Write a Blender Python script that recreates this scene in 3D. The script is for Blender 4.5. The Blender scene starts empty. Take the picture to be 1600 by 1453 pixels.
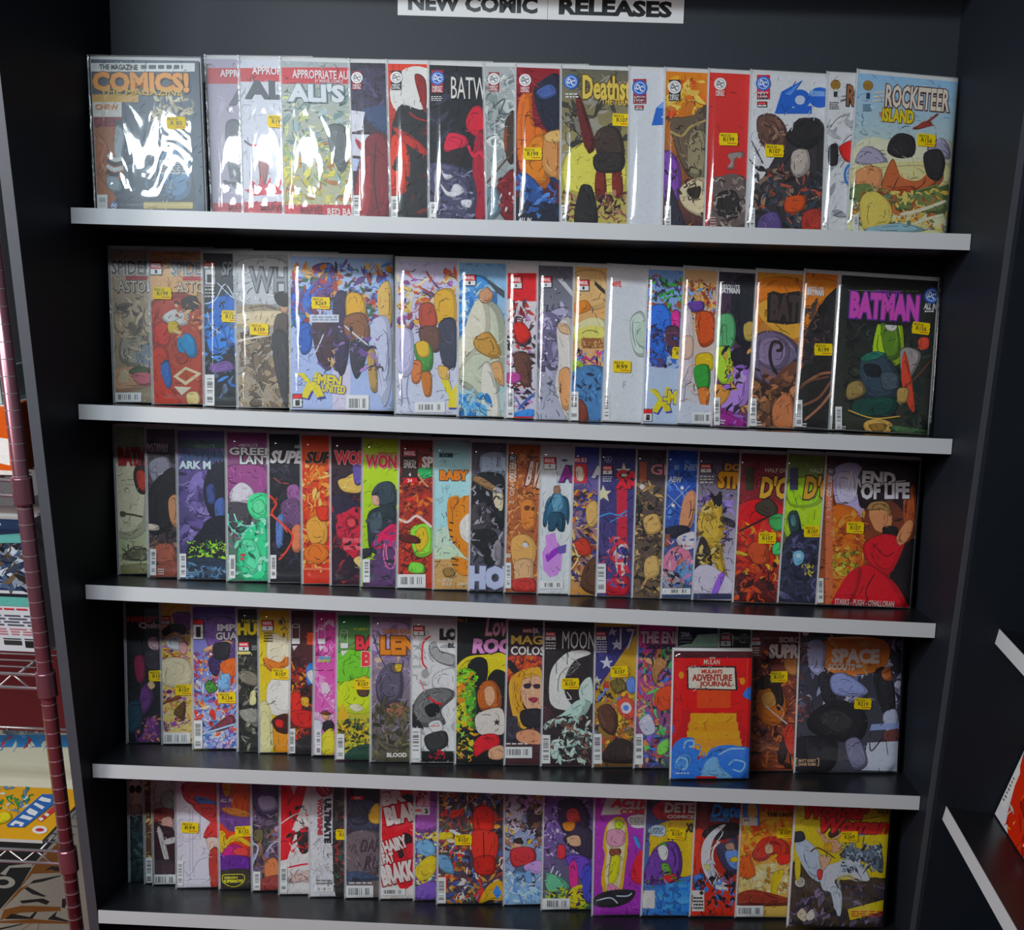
import bpy, bmesh, math, random
from mathutils import Vector, Matrix
from mathutils.geometry import tessellate_polygon

# ------------------------------------------------------------------ camera
FPX = 1681.878
CX, CY = 917.636, 871.875
CAM = Vector((0.168842, -1.589089, 0.590579))
YAW, PITCH, ROLL = 0.0222048, -0.2947825, -0.0339551
RM = Matrix.Rotation(YAW, 3, 'Z') @ Matrix.Rotation(PITCH, 3, 'X') @ Matrix.Rotation(ROLL, 3, 'Y')
scene = bpy.context.scene
col = scene.collection
cam_d = bpy.data.cameras.new('camera')
cam_d.sensor_fit = 'HORIZONTAL'
cam_d.sensor_width = 36.0
cam_d.lens = FPX / 1600 * 36.0
cam_d.shift_x = -(CX - 800) / 1600
cam_d.shift_y = (CY - 726.5) / 1600
cam_d.clip_start = 0.05
cam = bpy.data.objects.new('camera', cam_d)
col.objects.link(cam)
m = Matrix((RM.col[0], RM.col[2], -RM.col[1])).transposed().to_4x4()
m.translation = CAM
cam.matrix_world = m
scene.camera = cam

# ------------------------------------------------------------------ light
world = bpy.data.worlds.new('world')
scene.world = world
world.use_nodes = True
bg = world.node_tree.nodes['Background']
bg.inputs[0].default_value = (0.66, 0.82, 1.0, 1)
bg.inputs[1].default_value = 0.065


def area(name, loc, target, sx, sy, power, color):
    d = bpy.data.lights.new(name, 'AREA')
    d.shape = 'RECTANGLE'
    d.size, d.size_y = sx, sy
    d.energy = power
    d.color = color
    o = bpy.data.objects.new(name, d)
    col.objects.link(o)
    o.location = loc
    o.rotation_euler = (Vector(target) - Vector(loc)).to_track_quat('-Z', 'Z').to_euler()
    return o


area('ceiling_tube_light', (-0.87, -1.40, 1.56), (-0.55, 0.25, 0.35), 0.8, 0.12, 26, (0.82, 0.93, 1.0))
area('left_fill_light', (-2.05, -1.65, 1.30), (-0.35, 0.1, -0.25), 0.9, 0.6, 33, (1.0, 0.95, 0.92))  # added fill from the left front, lifts the shade under the shelves
scene.view_settings.view_transform = 'Standard'
scene.view_settings.look = 'None'
scene.view_settings.gamma = 1.0
scene.view_settings.use_curve_mapping = False
scene.view_settings.exposure = 0.0
scene.cycles.transparent_max_bounces = 24


# ------------------------------------------------------------------ materials
def lin(h):
    if len(h) == 3:
        h = ''.join(c * 2 for c in h)
    out = []
    for i in (0, 2, 4):
        c = int(h[i:i + 2], 16) / 255
        out.append(c / 12.92 if c <= 0.04045 else ((c + 0.055) / 1.055) ** 2.4)
    return out


def mat(name, color, rough=0.5, metal=0.0, spec=0.5, bump=0.0, bscale=60, var=0.0):
    mt = bpy.data.materials.new(name)
    mt.use_nodes = True
    nt = mt.node_tree
    b = nt.nodes['Principled BSDF']
    c = lin(color) if isinstance(color, str) else color
    b.inputs['Base Color'].default_value = (*c, 1)
    b.inputs['Roughness'].default_value = rough
    b.inputs['Metallic'].default_value = metal
    b.inputs['Specular IOR Level'].default_value = spec
    if bump or var:
        tc = nt.nodes.new('ShaderNodeTexCoord')
        n = nt.nodes.new('ShaderNodeTexNoise')
        n.inputs['Scale'].default_value = bscale
        n.inputs['Detail'].default_value = 4
        nt.links.new(tc.outputs['Object'], n.inputs['Vector'])
        if bump:
            bp = nt.nodes.new('ShaderNodeBump')
            bp.inputs['Strength'].default_value = bump
            bp.inputs['Distance'].default_value = 0.002
            nt.links.new(n.outputs['Fac'], bp.inputs['Height'])
            nt.links.new(bp.outputs['Normal'], b.inputs['Normal'])
        if var:
            mx = nt.nodes.new('ShaderNodeMix')
            mx.data_type = 'RGBA'
            mx.inputs['A'].default_value = (*[v * (1 - var) for v in c], 1)
            mx.inputs['B'].default_value = (*[min(1, v * (1 + var)) for v in c], 1)
            nt.links.new(n.outputs['Fac'], mx.inputs['Factor'])
            nt.links.new(mx.outputs['Result'], b.inputs['Base Color'])
    return mt


def print_mat(name, rough):
    mt = mat(name, 'fff', rough)
    nt = mt.node_tree
    b = nt.nodes['Principled BSDF']
    at = nt.nodes.new('ShaderNodeAttribute')
    at.attribute_name = 'ink'
    # fine ink mottling so flat shapes read as printed illustration
    tc = nt.nodes.new('ShaderNodeTexCoord')
    n = nt.nodes.new('ShaderNodeTexNoise')
    n.inputs['Scale'].default_value = 190
    n.inputs['Detail'].default_value = 5
    n.inputs['Distortion'].default_value = 1.2
    nt.links.new(tc.outputs['Object'], n.inputs['Vector'])
    mr = nt.nodes.new('ShaderNodeMapRange')
    mr.inputs['From Min'].default_value = 0.3
    mr.inputs['From Max'].default_value = 0.7
    mr.inputs['To Min'].default_value = 0.92
    mr.inputs['To Max'].default_value = 1.06
    nt.links.new(n.outputs['Fac'], mr.inputs['Value'])
    mx = nt.nodes.new('ShaderNodeMix')
    mx.data_type = 'RGBA'
    mx.blend_type = 'MULTIPLY'
    mx.inputs['Factor'].default_value = 1.0
    nt.links.new(at.outputs['Color'], mx.inputs['A'])
    nt.links.new(mr.outputs['Result'], mx.inputs['B'])
    return mt, nt, b, at, mx


M_ART, _nt, _b, _at, _mx = print_mat('printed_art', 0.38)
_nt.links.new(_mx.outputs['Result'], _b.inputs['Base Color'])
M_INK, _nt, _b, _at, _mx = print_mat('printed_lettering', 0.4)
_nt.links.new(_at.outputs['Color'], _b.inputs['Base Color'])


def film_mat(name, rough, bump, scale, haze):
    mt = bpy.data.materials.new(name)
    mt.use_nodes = True
    nt = mt.node_tree
    nt.nodes.clear()
    out = nt.nodes.new('ShaderNodeOutputMaterial')
    tr = nt.nodes.new('ShaderNodeBsdfTransparent')
    gl = nt.nodes.new('ShaderNodeBsdfGlossy')
    gl.inputs['Roughness'].default_value = rough
    df = nt.nodes.new('ShaderNodeBsdfDiffuse')
    df.inputs['Color'].default_value = (0.8, 0.85, 0.9, 1)
    lw = nt.nodes.new('ShaderNodeLayerWeight')      # Schlick, the same from both sides of the thin film
    lw.inputs['Blend'].default_value = 0.5
    pw = nt.nodes.new('ShaderNodeMath')
    pw.operation = 'POWER'
    pw.inputs[1].default_value = 5.0
    nt.links.new(lw.outputs['Facing'], pw.inputs[0])
    fr = nt.nodes.new('ShaderNodeMath')
    fr.operation = 'MULTIPLY_ADD'
    fr.inputs[1].default_value = 0.9
    fr.inputs[2].default_value = 0.05
    nt.links.new(pw.outputs[0], fr.inputs[0])
    tc = nt.nodes.new('ShaderNodeTexCoord')
    mp = nt.nodes.new('ShaderNodeMapping')
    mp.inputs['Scale'].default_value = (1.0, 1.0, 0.45)
    mp.inputs['Rotation'].default_value = (0, 0.5, 0)
    n = nt.nodes.new('ShaderNodeTexNoise')
    n.inputs['Scale'].default_value = scale
    n.inputs['Detail'].default_value = 2
    n.inputs['Distortion'].default_value = 0.8
    bp = nt.nodes.new('ShaderNodeBump')
    bp.inputs['Strength'].default_value = bump
    bp.inputs['Distance'].default_value = 0.004
    nt.links.new(tc.outputs['Object'], mp.inputs['Vector'])
    nt.links.new(mp.outputs['Vector'], n.inputs['Vector'])
    nt.links.new(n.outputs['Fac'], bp.inputs['Height'])
    nt.links.new(bp.outputs['Normal'], gl.inputs['Normal'])
    m1 = nt.nodes.new('ShaderNodeMixShader')
    m1.inputs['Fac'].default_value = haze
    nt.links.new(tr.outputs[0], m1.inputs[1])
    nt.links.new(df.outputs[0], m1.inputs[2])
    m2 = nt.nodes.new('ShaderNodeMixShader')
    nt.links.new(fr.outputs[0], m2.inputs['Fac'])
    nt.links.new(m1.outputs[0], m2.inputs[1])
    nt.links.new(gl.outputs[0], m2.inputs[2])
    nt.links.new(m2.outputs[0], out.inputs['Surface'])
    return mt


M_FILM = film_mat('clear_sleeve_film', 0.07, 0.16, 22, 0.02)
M_CRINKLE = film_mat('crinkled_sleeve_film', 0.05, 1.0, 20, 0.05)
M_EDGE = film_mat('folded_sleeve_edge', 0.22, 0.5, 90, 0.22)
M_SHELF = mat('satin_black_shelf', (0.012, 0.013, 0.016), 0.30, spec=0.5, bump=0.03, bscale=220, var=0.15)
M_BLACK = mat('black_melamine', (0.015, 0.019, 0.026), 0.52, spec=0.07, bump=0.04, bscale=220, var=0.15)
M_BACK = mat('matt_black_back_board', (0.023, 0.030, 0.040), 0.60, spec=0.45, bump=0.05, bscale=260, var=0.15)
M_FRONT = mat('grey_black_edging', (0.075, 0.08, 0.095), 0.5, var=0.1)
M_TRIM = mat('brushed_silver_edging', (0.66, 0.68, 0.69), 0.42, spec=0.4, var=0.04, bscale=15)
M_PAPER = mat('white_card', (0.78, 0.78, 0.78), 0.6, var=0.04, bscale=25)
M_PAGES = mat('page_block', (0.66, 0.64, 0.6), 0.7, var=0.06, bscale=200)
M_STICK = mat('yellow_sticker', (0.95, 0.68, 0.0), 0.5, var=0.06, bscale=150)
M_CHROME = mat('chrome', (0.78, 0.77, 0.78), 0.28, metal=0.75, var=0.05, bscale=30)
M_POLE = mat('chrome_burgundy_reflection', (0.36, 0.15, 0.19), 0.26, metal=0.7, var=0.12, bscale=20)  # plain chrome posts, their burgundy reflection put into the base colour

# ------------------------------------------------------------------ frames and rays
TILT = math.radians(7.65)
RO = Vector((0, 0.0771, 0))
RV = Vector((0, math.sin(TILT), math.cos(TILT)))
RW = Vector((0, math.cos(TILT), -math.sin(TILT)))
RU = Vector((1, 0, 0))
RACK = Matrix((RU, RW, RV)).transposed().to_4x4()     # local x = across, y = depth, z = up the tilted back
RACK.translation = RO
SHELF = [(0.6051, 0.6108), (0.2997, 0.2967), (0.0033, -0.0027), (-0.3075, -0.2990), (-0.5742, -0.5720)]
THICK = 0.0242
HALF = 0.700
XL, XR = -0.699, 0.7045
BACKW = 0.160


def rk(u, v, w):
    return RO + RU * u + RV * v + RW * w


def ray(px, py):
    return RM @ Vector(((px - CX) / FPX, 1.0, -(py - CY) / FPX))


def hit(px, py, p0, n):
    d = ray(px, py)
    return CAM + d * ((p0 - CAM).dot(n) / d.dot(n))


def shelf_v(row, u):
    a, b = SHELF[row]
    return a + (b - a) * (u + HALF) / (2 * HALF)


# ------------------------------------------------------------------ objects
def tag(o, label=None, cat=None, group=None, kind=None):
    for k, v in (('label', label), ('category', cat), ('group', group), ('kind', kind)):
        if v:
            o[k] = v
    return o


def empty(name, mw):
    o = bpy.data.objects.new(name, None)
    o.empty_display_size = 0.03
    col.objects.link(o)
    o.matrix_world = mw
    return o


def mesh(name, verts, faces, material, parent=None, smooth=False, mw=None):
    me = bpy.data.meshes.new(name)
    me.from_pydata([tuple(v) for v in verts], [], faces)
    me.materials.append(material)
    if smooth:
        for p in me.polygons:
            p.use_smooth = True
    o = bpy.data.objects.new(name, me)
    col.objects.link(o)
    if parent:
        o.parent = parent
    if mw is not None:
        o.matrix_world = mw
    return o


def bmobj(name, bm, material, parent=None, smooth=False, mw=None):
    me = bpy.data.meshes.new(name)
    bm.to_mesh(me)
    bm.free()
    me.materials.append(material)
    if smooth:
        for p in me.polygons:
            p.use_smooth = True
    o = bpy.data.objects.new(name, me)
    col.objects.link(o)
    if parent:
        o.parent = parent
    if mw is not None:
        o.matrix_world = mw
    return o


def boxbm(x0, x1, y0, y1, z0, z1, bev=0.0, bm=None):
    own = bm is None
    bm = bm or bmesh.new()
    vs = [bm.verts.new(c) for c in ((x0, y0, z0), (x1, y0, z0), (x1, y1, z0), (x0, y1, z0),
                                    (x0, y0, z1), (x1, y0, z1), (x1, y1, z1), (x0, y1, z1))]
    for f in ((3, 2, 1, 0), (4, 5, 6, 7), (0, 1, 5, 4), (1, 2, 6, 5), (2, 3, 7, 6), (3, 0, 4, 7)):
        bm.faces.new([vs[i] for i in f])
    if bev and own:
        bmesh.ops.bevel(bm, geom=bm.edges[:], offset=bev, segments=2, affect='EDGES', profile=0.5)
    return bm


def tubebm(pts, r, seg=10, bm=None):
    bm = bm or bmesh.new()
    pts = [Vector(p) for p in pts]
    rings = []
    for i, p in enumerate(pts):
        t = (pts[min(i + 1, len(pts) - 1)] - pts[max(i - 1, 0)]).normalized()
        a = t.cross(Vector((0.3, 0.2, 0.93)) if abs(t.z) < 0.9 else Vector((1, 0, 0))).normalized()
        b = t.cross(a)
        rings.append([bm.verts.new(p + (a * math.cos(k * 6.28318 / seg) + b * math.sin(k * 6.28318 / seg)) * r) for k in range(seg)])
    for i in range(len(rings) - 1):
        for k in range(seg):
            bm.faces.new((rings[i][k], rings[i][(k + 1) % seg], rings[i + 1][(k + 1) % seg], rings[i + 1][k]))
    bm.faces.new(rings[0][::-1])
    bm.faces.new(rings[-1])
    return bm


# ------------------------------------------------------------------ the display racks
def make_rack(label, mw, shelves, dy=0.0, dz=0.0, edging=None):
    """Black gondola: vertical side panels, a leaning back panel and silver edged shelves square to it."""
    root = empty('display_rack', mw)
    tag(root, label, 'shelving')
    for s in (-1, 1):
        x0, x1 = (XR, XR + 0.017) if s > 0 else (XL - 0.017, XL)
        p = bmobj('side_panel', boxbm(x0, x1, 0.0, 0.46, -0.95, 1.12), M_BLACK, root)
        bmobj('front_edging', boxbm(x0, x1, -0.0012, 0.0, -0.95, 1.12), edging or M_FRONT, p)
    lean = Matrix(((1, 0, 0, 0), (0, math.cos(TILT), math.sin(TILT), RO.y + dy), (0, -math.sin(TILT), math.cos(TILT), dz), (0, 0, 0, 1)))
    bmobj('back_panel', boxbm(XL, XR, BACKW, BACKW + 0.016, -0.90, 1.06), M_BACK, root).matrix_local = lean
    bmobj('top_board', boxbm(XL, XR, 0.0, BACKW, 1.005, 1.030), M_BLACK, root).matrix_local = lean
    bmobj('plinth', boxbm(XL, XR, 0.03, 0.045, -0.95, -0.62), M_BLACK, root)
    for i in shelves:
        a, b = SHELF[i]
        bm = boxbm(XL, XR, 0.0012, BACKW, -THICK, 0)
        ed = boxbm(XL + 0.001, XR - 0.001, 0.0, 0.0011, -THICK, 0)
        for q in (bm, ed):
            for vtx in q.verts:
                vtx.co.z += a + (b - a) * (vtx.co.x + HALF) / (2 * HALF)
        sh = bmobj('shelf', bm, M_SHELF, root)
        sh.matrix_local = lean
        bmobj('silver_edging', ed, M_TRIM, sh)
    return root


make_rack('tall black display rack with five silver-edged shelves full of comics', Matrix.Identity(4), range(5))
NB = Matrix.Translation((0.7140, -0.7185, 0)) @ Matrix.Rotation(-math.pi / 2, 4, 'Z')
make_rack('black display rack with silver-edged shelves standing square to the comic rack', NB, range(1, 5), -0.022, 0.024, M_BLACK)


# ------------------------------------------------------------------ flat print: shapes clipped to a sheet
_txt = {}
_tsc = bpy.data.scenes.new('lettering_scratch')


def text_tris(s, bold, shear):
    key = (s, bold, shear)
    if key not in _txt:
        cu = bpy.data.curves.new('t', 'FONT')
        cu.body = s
        cu.size = 1.0
        cu.offset = bold
        cu.shear = shear
        cu.resolution_u = 2
        cu.dimensions = '2D'
        cu.fill_mode = 'FRONT'
        ob = bpy.data.objects.new('t', cu)
        _tsc.collection.objects.link(ob)
        _tsc.view_layers[0].update()
        dg = _tsc.view_layers[0].depsgraph
        ev = ob.evaluated_get(dg)
        me = ev.to_mesh()
        me.calc_loop_triangles()
        vs = [v.co.copy() for v in me.vertices]
        tr = [tuple(vs[i].to_2d() for i in t.vertices) for t in me.loop_triangles]
        ev.to_mesh_clear()
        bpy.data.objects.remove(ob)
        bpy.data.curves.remove(cu)
        xs = [v.x for v in vs] or [0, 1]
        ys = [v.y for v in vs] or [0, 1]
        _txt[key] = (tr, min(xs), max(xs), min(ys), max(ys))
    return _txt[key]


def clip(poly, box):
    x0, y0, x1, y1 = box
    for ax, lim, sg in ((0, x0, 1), (0, x1, -1), (1, y0, 1), (1, y1, -1)):
        out = []
        for i in range(len(poly)):
            a, b = poly[i - 1], poly[i]
            da, db = (a[ax] - lim) * sg, (b[ax] - lim) * sg
            if (da >= 0) != (db >= 0):
                t = da / (da - db)
                out.append((a[0] + (b[0] - a[0]) * t, a[1] + (b[1] - a[1]) * t))
            if db >= 0:
                out.append(b)
        poly = out
        if len(poly) < 3:
            return []
    return poly


class Sheet:
    """Collects flat coloured shapes on one sheet (x right, z up, faces -y), clipped to its edges."""

    def __init__(self, box, y, step=1.3e-5):
        self.box, self.y, self.step, self.k = box, y, step, 0
        self.parts = {}

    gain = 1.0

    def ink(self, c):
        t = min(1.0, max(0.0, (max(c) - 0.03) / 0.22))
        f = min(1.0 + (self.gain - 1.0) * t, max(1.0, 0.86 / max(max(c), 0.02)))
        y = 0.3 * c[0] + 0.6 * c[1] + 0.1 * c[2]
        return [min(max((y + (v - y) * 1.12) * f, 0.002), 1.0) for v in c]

    def face(self, part, poly, c, c2=None):
        c = self.ink(c)
        c2 = self.ink(c2) if c2 else None
        poly = clip(poly, self.box)
        if not poly:
            return
        V, F, K = self.parts.setdefault(part, ([], [], []))
        n = len(V)
        z0, z1 = self.box[1], self.box[3]
        for (x, z) in poly:
            V.append((x, self.k, z))
            if c2:
                t = (z - z0) / (z1 - z0)
                K.append([c2[i] + (c[i] - c2[i]) * t for i in range(3)])
            else:
                K.append(c)
        F.append(tuple(range(n, n + len(poly))))

    def poly(self, part, pts, c, c2=None):
        self.k += 1
        if len(pts) == 3 or c2:
            self.face(part, pts, c, c2)
            return
        for t in tessellate_polygon([[Vector((p[0], p[1], 0)) for p in pts]]):
            tri = [pts[i] for i in t]
            ar = (tri[1][0] - tri[0][0]) * (tri[2][1] - tri[0][1]) - (tri[1][1] - tri[0][1]) * (tri[2][0] - tri[0][0])
            self.face(part, tri if ar > 0 else tri[::-1], c)

    def build(self, parent, names):
        step = min(1.2e-5, 0.00115 / max(self.k, 1))
        for part, (V, F, K) in self.parts.items():
            V = [(x, self.y - k * step, z) for x, k, z in V]
            o = mesh('title_lettering' if part.startswith('title') else names.get(part, part), V, F, M_ART if part == 'art' else M_INK, parent)
            if part == 'credits':
                o['kind'] = 'stuff'
            at = o.data.color_attributes.new('ink', 'FLOAT_COLOR', 'POINT')
            flat = []
            for c in K:
                flat += [c[0], c[1], c[2], 1.0]
            at.data.foreach_set('color', flat)


def smooth(pts, n=5):
    out = []
    L = len(pts)
    for i in range(L):
        p0, p1, p2, p3 = pts[i - 1], pts[i], pts[(i + 1) % L], pts[(i + 2) % L]
        for k in range(n):
            t = k / n
            out.append(tuple(0.5 * ((2 * p1[a]) + (-p0[a] + p2[a]) * t + (2 * p0[a] - 5 * p1[a] + 4 * p2[a] - p3[a]) * t * t
                                    + (-p0[a] + 3 * p1[a] - 3 * p2[a] + p3[a]) * t ** 3) for a in (0, 1)))
    return out


def ellipse(cx, cy, rx, ry, n=22):
    return [(cx + rx * math.cos(6.28318 * i / n), cy + ry * math.sin(6.28318 * i / n)) for i in range(n)]


def stroke(pts, w):
    L, Rr = [], []
    for i, p in enumerate(pts):
        a, b = pts[max(i - 1, 0)], pts[min(i + 1, len(pts) - 1)]
        dx, dy = b[0] - a[0], b[1] - a[1]
        d = math.hypot(dx, dy) or 1
        ww = w * (0.5 if 0 < i < len(pts) - 1 else 0.3)
        L.append((p[0] - dy / d * ww, p[1] + dx / d * ww))
        Rr.append((p[0] + dy / d * ww, p[1] - dx / d * ww))
    return L + Rr[::-1]


def open_smooth(pts, n=5):
    if len(pts) < 3:
        return pts
    q = [pts[0]] + pts + [pts[-1]]
    out = []
    for i in range(1, len(q) - 2):
        for k in range(n):
            t = k / n
            out.append(tuple(0.5 * ((2 * q[i][a]) + (-q[i - 1][a] + q[i + 1][a]) * t
                                    + (2 * q[i - 1][a] - 5 * q[i][a] + 4 * q[i + 1][a] - q[i + 2][a]) * t * t
                                    + (-q[i - 1][a] + 3 * q[i][a] - 3 * q[i + 1][a] + q[i + 2][a]) * t ** 3) for a in (0, 1)))
    return out + [pts[-1]]


def inside(q, x, y):
    r = False
    for i in range(len(q)):
        (x0, y0), (x1, y1) = q[i - 1], q[i]
        if (y0 > y) != (y1 > y) and x < (x1 - x0) * (y - y0) / (y1 - y0) + x0:
            r = not r
    return r


def draw(sh, dsl, mp, unit, rng, detail=0):
    """Draw a cover description. mp maps the description's coordinates to the sheet, unit = sheet metres per step."""
    seen = []

    def put(part, pts, c, c2=None):
        q = [mp(*p) for p in pts]
        if part == 'art' and detail:
            seen.append((min(p[0] for p in q), max(p[0] for p in q), min(p[1] for p in q), max(p[1] for p in q), q, c))
        ar = sum(q[i - 1][0] * q[i][1] - q[i][0] * q[i - 1][1] for i in range(len(q)))
        sh.poly(part, q if ar > 0 else q[::-1], c, c2)

    def rect(part, x0, y0, x1, y1, c):
        put(part, [(x0, y0), (x1, y0), (x1, y1), (x0, y1)], c)

    def text(part, s, x0, y0, x1, y1, c, bold=0.0, shear=0.0, rot=0.0):
        tr, a, b, lo, hi = text_tris(s.replace('_', ' '), bold, shear)
        q0, q1 = mp(x0, y1), mp(x1, y0)
        cr, sr = math.cos(rot), math.sin(rot)
        w, h = q1[0] - q0[0], q1[1] - q0[1]
        sh.k += 1
        for t in tr:
            out = []
            for v in t:
                if rot == 90 or rot == -90:
                    fx, fy = (v.x - a) / (b - a), (v.y - lo) / (hi - lo)
                    out.append((q0[0] + w * (fy if rot < 0 else 1 - fy), q0[1] + h * ((1 - fx) if rot < 0 else fx)))
                else:
                    px, py = w * ((v.x - a) / (b - a) - 0.5), h * ((v.y - lo) / (hi - lo) - 0.5)
                    out.append((q0[0] + w / 2 + px * cr - py * sr, q0[1] + h / 2 + px * sr + py * cr))
            sh.face(part, out, c)

    def brushwork():
        """Short strokes in darker and lighter tints of whatever shape they fall on."""
        b = sh.box
        base = rng.uniform(0, 3.14)
        for _ in range(detail):
            x, y = b[0] + (b[2] - b[0]) * rng.random() ** 1.4, rng.uniform(b[1], b[3])
            for x0, x1, y0, y1, q, c in reversed(seen):
                if x0 < x < x1 and y0 < y < y1 and inside(q, x, y):
                    break
            else:
                continue
            if min(c) > 0.55:
                f = rng.uniform(0.72, 0.95)
            else:
                f = rng.choice((0.3, 0.5, 0.68, 1.3, 1.6, 2.0))
            a = base + rng.gauss(0, 0.7)
            l, w = rng.uniform(0.002, 0.008), rng.uniform(0.0004, 0.0013)
            dx, dy = math.cos(a) * l, math.sin(a) * l
            bow = rng.uniform(-0.4, 0.4)
            q = stroke(open_smooth([(x - dx, y - dy), (x - dy * bow, y + dx * bow), (x + dx, y + dy)], 3), w)
            ar = sum(q[i - 1][0] * q[i][1] - q[i][0] * q[i - 1][1] for i in range(len(q)))
            sh.poly('art', q if ar > 0 else q[::-1], [min(1.0, v * f + (0.02 if f > 1 else 0)) for v in c])

    tn = 0
    todo = dsl.strip().splitlines()
    if detail:
        first = [l for l in todo if l.split() and l.split()[0] in ('bg', 'r', 'e', 'p', 's', 'l', 'n')]
        todo = first + ['brush'] + [l for l in todo if l not in first]
    for line in todo:
        k = line.split()
        if not k:
            continue
        op = k[0]
        if op == 'brush':
            brushwork()
        elif op == 'bg':
            b = sh.box
            c = lin(k[1])
            if detail:
                seen.append((b[0], b[2], b[1], b[3], [(b[0], b[1]), (b[2], b[1]), (b[2], b[3]), (b[0], b[3])], c))
            sh.poly('art', [(b[0], b[1]), (b[2], b[1]), (b[2], b[3]), (b[0], b[3])], c, lin(k[2]) if len(k) > 2 else c)
        elif op == 'r':
            x0, y0, x1, y1 = map(float, k[1:5])
            rect('art', x0, y0, x1, y1, lin(k[5]))
        elif op == 'e':
            put('art', ellipse(*map(float, k[1:5])), lin(k[5]))
        elif op in 'ps':
            pts = [tuple(map(float, q.split(','))) for q in k[2:]]
            c = lin(k[1])
            if op == 's':
                body = smooth(pts)
                mx, my = sum(p[0] for p in body) / len(body), sum(p[1] for p in body) / len(body)
                big = max(abs(p[0] - mx) + abs(p[1] - my) for p in body)
                if big > 22:
                    g = 1 + 3.2 / big
                    put('art', [(mx + (p[0] - mx) * g, my + (p[1] - my) * g) for p in body], [v * 0.14 for v in c])
                if big > 30:
                    put('art', body, [v * 0.6 for v in c])
                    sx, sy = rng.uniform(-0.07, -0.02) * big, rng.uniform(-0.08, -0.02) * big
                    put('art', [(mx + sx + (p[0] - mx) * 0.86, my + sy + (p[1] - my) * 0.88) for p in body], c)
                    for _ in range(3 if big < 90 else 6):
                        i, n = rng.randrange(len(body)), max(4, int(len(body) * rng.uniform(0.15, 0.35)))
                        f0, f1 = rng.uniform(0.45, 0.85), rng.uniform(0.25, 0.85)
                        arc = []
                        for q in range(0, n, 2):
                            p, f = body[(i + q) % len(body)], f0 + (f1 - f0) * q / n
                            arc.append((mx + (p[0] - mx) * f, my + (p[1] - my) * f))
                        sk = 0.2 if rng.random() < 0.6 else 1.5
                        put('art', stroke(arc, rng.uniform(2.0, 5.0)), [v * sk for v in c])
                else:
                    put('art', body, c)
            else:
                put('art', pts, c)
        elif op == 'l':
            pts = [tuple(map(float, q.split(','))) for q in k[3:]]
            put('art', stroke(open_smooth(pts), float(k[1])), lin(k[2]))
        elif op == 'n':          # busy brushwork: shards and curls of a palette inside a box
            x0, y0, x1, y1 = map(float, k[1:5])
            cnt, sz = int(k[5]), float(k[6])
            pal = [lin(c) for c in k[7:]]
            cnt, sz = int(cnt * 1.9), sz * 0.68
            for _ in range(cnt):
                cx, cy = rng.uniform(x0, x1), rng.uniform(y0, y1)
                a = rng.uniform(0, 3.14)
                l, w = sz * rng.uniform(0.5, 1.3), sz * rng.uniform(0.18, 0.55)
                ca, sa = math.cos(a), math.sin(a)
                kind = rng.random()
                if kind < 0.55:
                    loc = [(-l, 0), (-l * 0.3, w * rng.uniform(0.5, 1.2)), (l * 0.5, w * rng.uniform(0.3, 1)), (l, rng.uniform(-w, w)), (l * 0.2, -w * rng.uniform(0.3, 1)), (-l * 0.5, -w * rng.uniform(0.3, 1))]
                    loc = smooth(loc, 3)
                elif kind < 0.8:
                    loc = stroke(open_smooth([(-l, 0), (-l * 0.2, w), (l * 0.4, -w * 0.4), (l, w * 0.6)], 3), w * 0.6)
                else:
                    loc = [(-l * 0.6, -w), (l * 0.7, -w * 0.4), (l * 0.2, w)]
                c = rng.choice(pal)
                f = rng.uniform(0.75, 1.2)
                put('art', [(cx + p * ca - q * sa, cy + p * sa + q * ca) for p, q in loc], [min(1.0, v * f) for v in c])
                if kind > 0.35 and kind < 0.55:
                    loc = stroke(open_smooth([(-l, w * 0.9), (0, w * 1.1), (l, w * 0.2)], 3), w * 0.22)
                    put('art', [(cx + p * ca - q * sa, cy + p * sa + q * ca) for p, q in loc], [v * 0.15 for v in c])
        elif op == 't':          # t TEXT x0 y0 x1 y1 colour [outline colour or -] [bold] [shear] [rot degrees or v]
            x0, y0, x1, y1 = map(float, k[2:6])
            oc = k[7] if len(k) > 7 else '-'
            bold = float(k[8]) if len(k) > 8 else 0.02
            shr = float(k[9]) if len(k) > 9 else 0.0
            rot = k[10] if len(k) > 10 else '0'
            rot = {'v': -90, 'u': 90}.get(rot) or math.radians(float(rot))
            tn += 1
            part = 'title%d' % tn
            if oc != '-':
                g = 0.06 * abs(y1 - y0) if not isinstance(rot, int) else 0.06 * abs(x1 - x0)
                text(part, k[1], x0 - g, y0 - g, x1 + g, y1 + g, lin(oc), bold + 0.05, shr, rot)
            text(part, k[1], x0, y0, x1, y1, lin(k[6]), bold, shr, rot)
        elif op == 'dc':         # round publisher badge with a tab under it: dc x y r colour tab
            x, y, r = map(float, k[1:4])
            c, tab = lin(k[4]), k[5] if len(k) > 5 else '-'
            if tab != '-':
                rect('badge', x - r * 0.85, y - r * 1.15, x + r * 0.85, y + r * 2.1, lin(tab))
                text('badge', 'NEXT', x - r * 0.7, y + r * 1.15, x + r * 0.7, y + r * 1.5, lin('ddd'), 0.03)
                text('badge', 'LEVEL', x - r * 0.7, y + r * 1.6, x + r * 0.7, y + r * 1.95, lin('ddd'), 0.03)
            ring = lin('fff') if k[4] != 'fff' else lin('222')
            put('badge', ellipse(x, y, r, r), c)
            put('badge', ellipse(x, y, r * 0.74, r * 0.74), ring)
            put('badge', ellipse(x, y, r * 0.66, r * 0.66), c)
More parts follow.
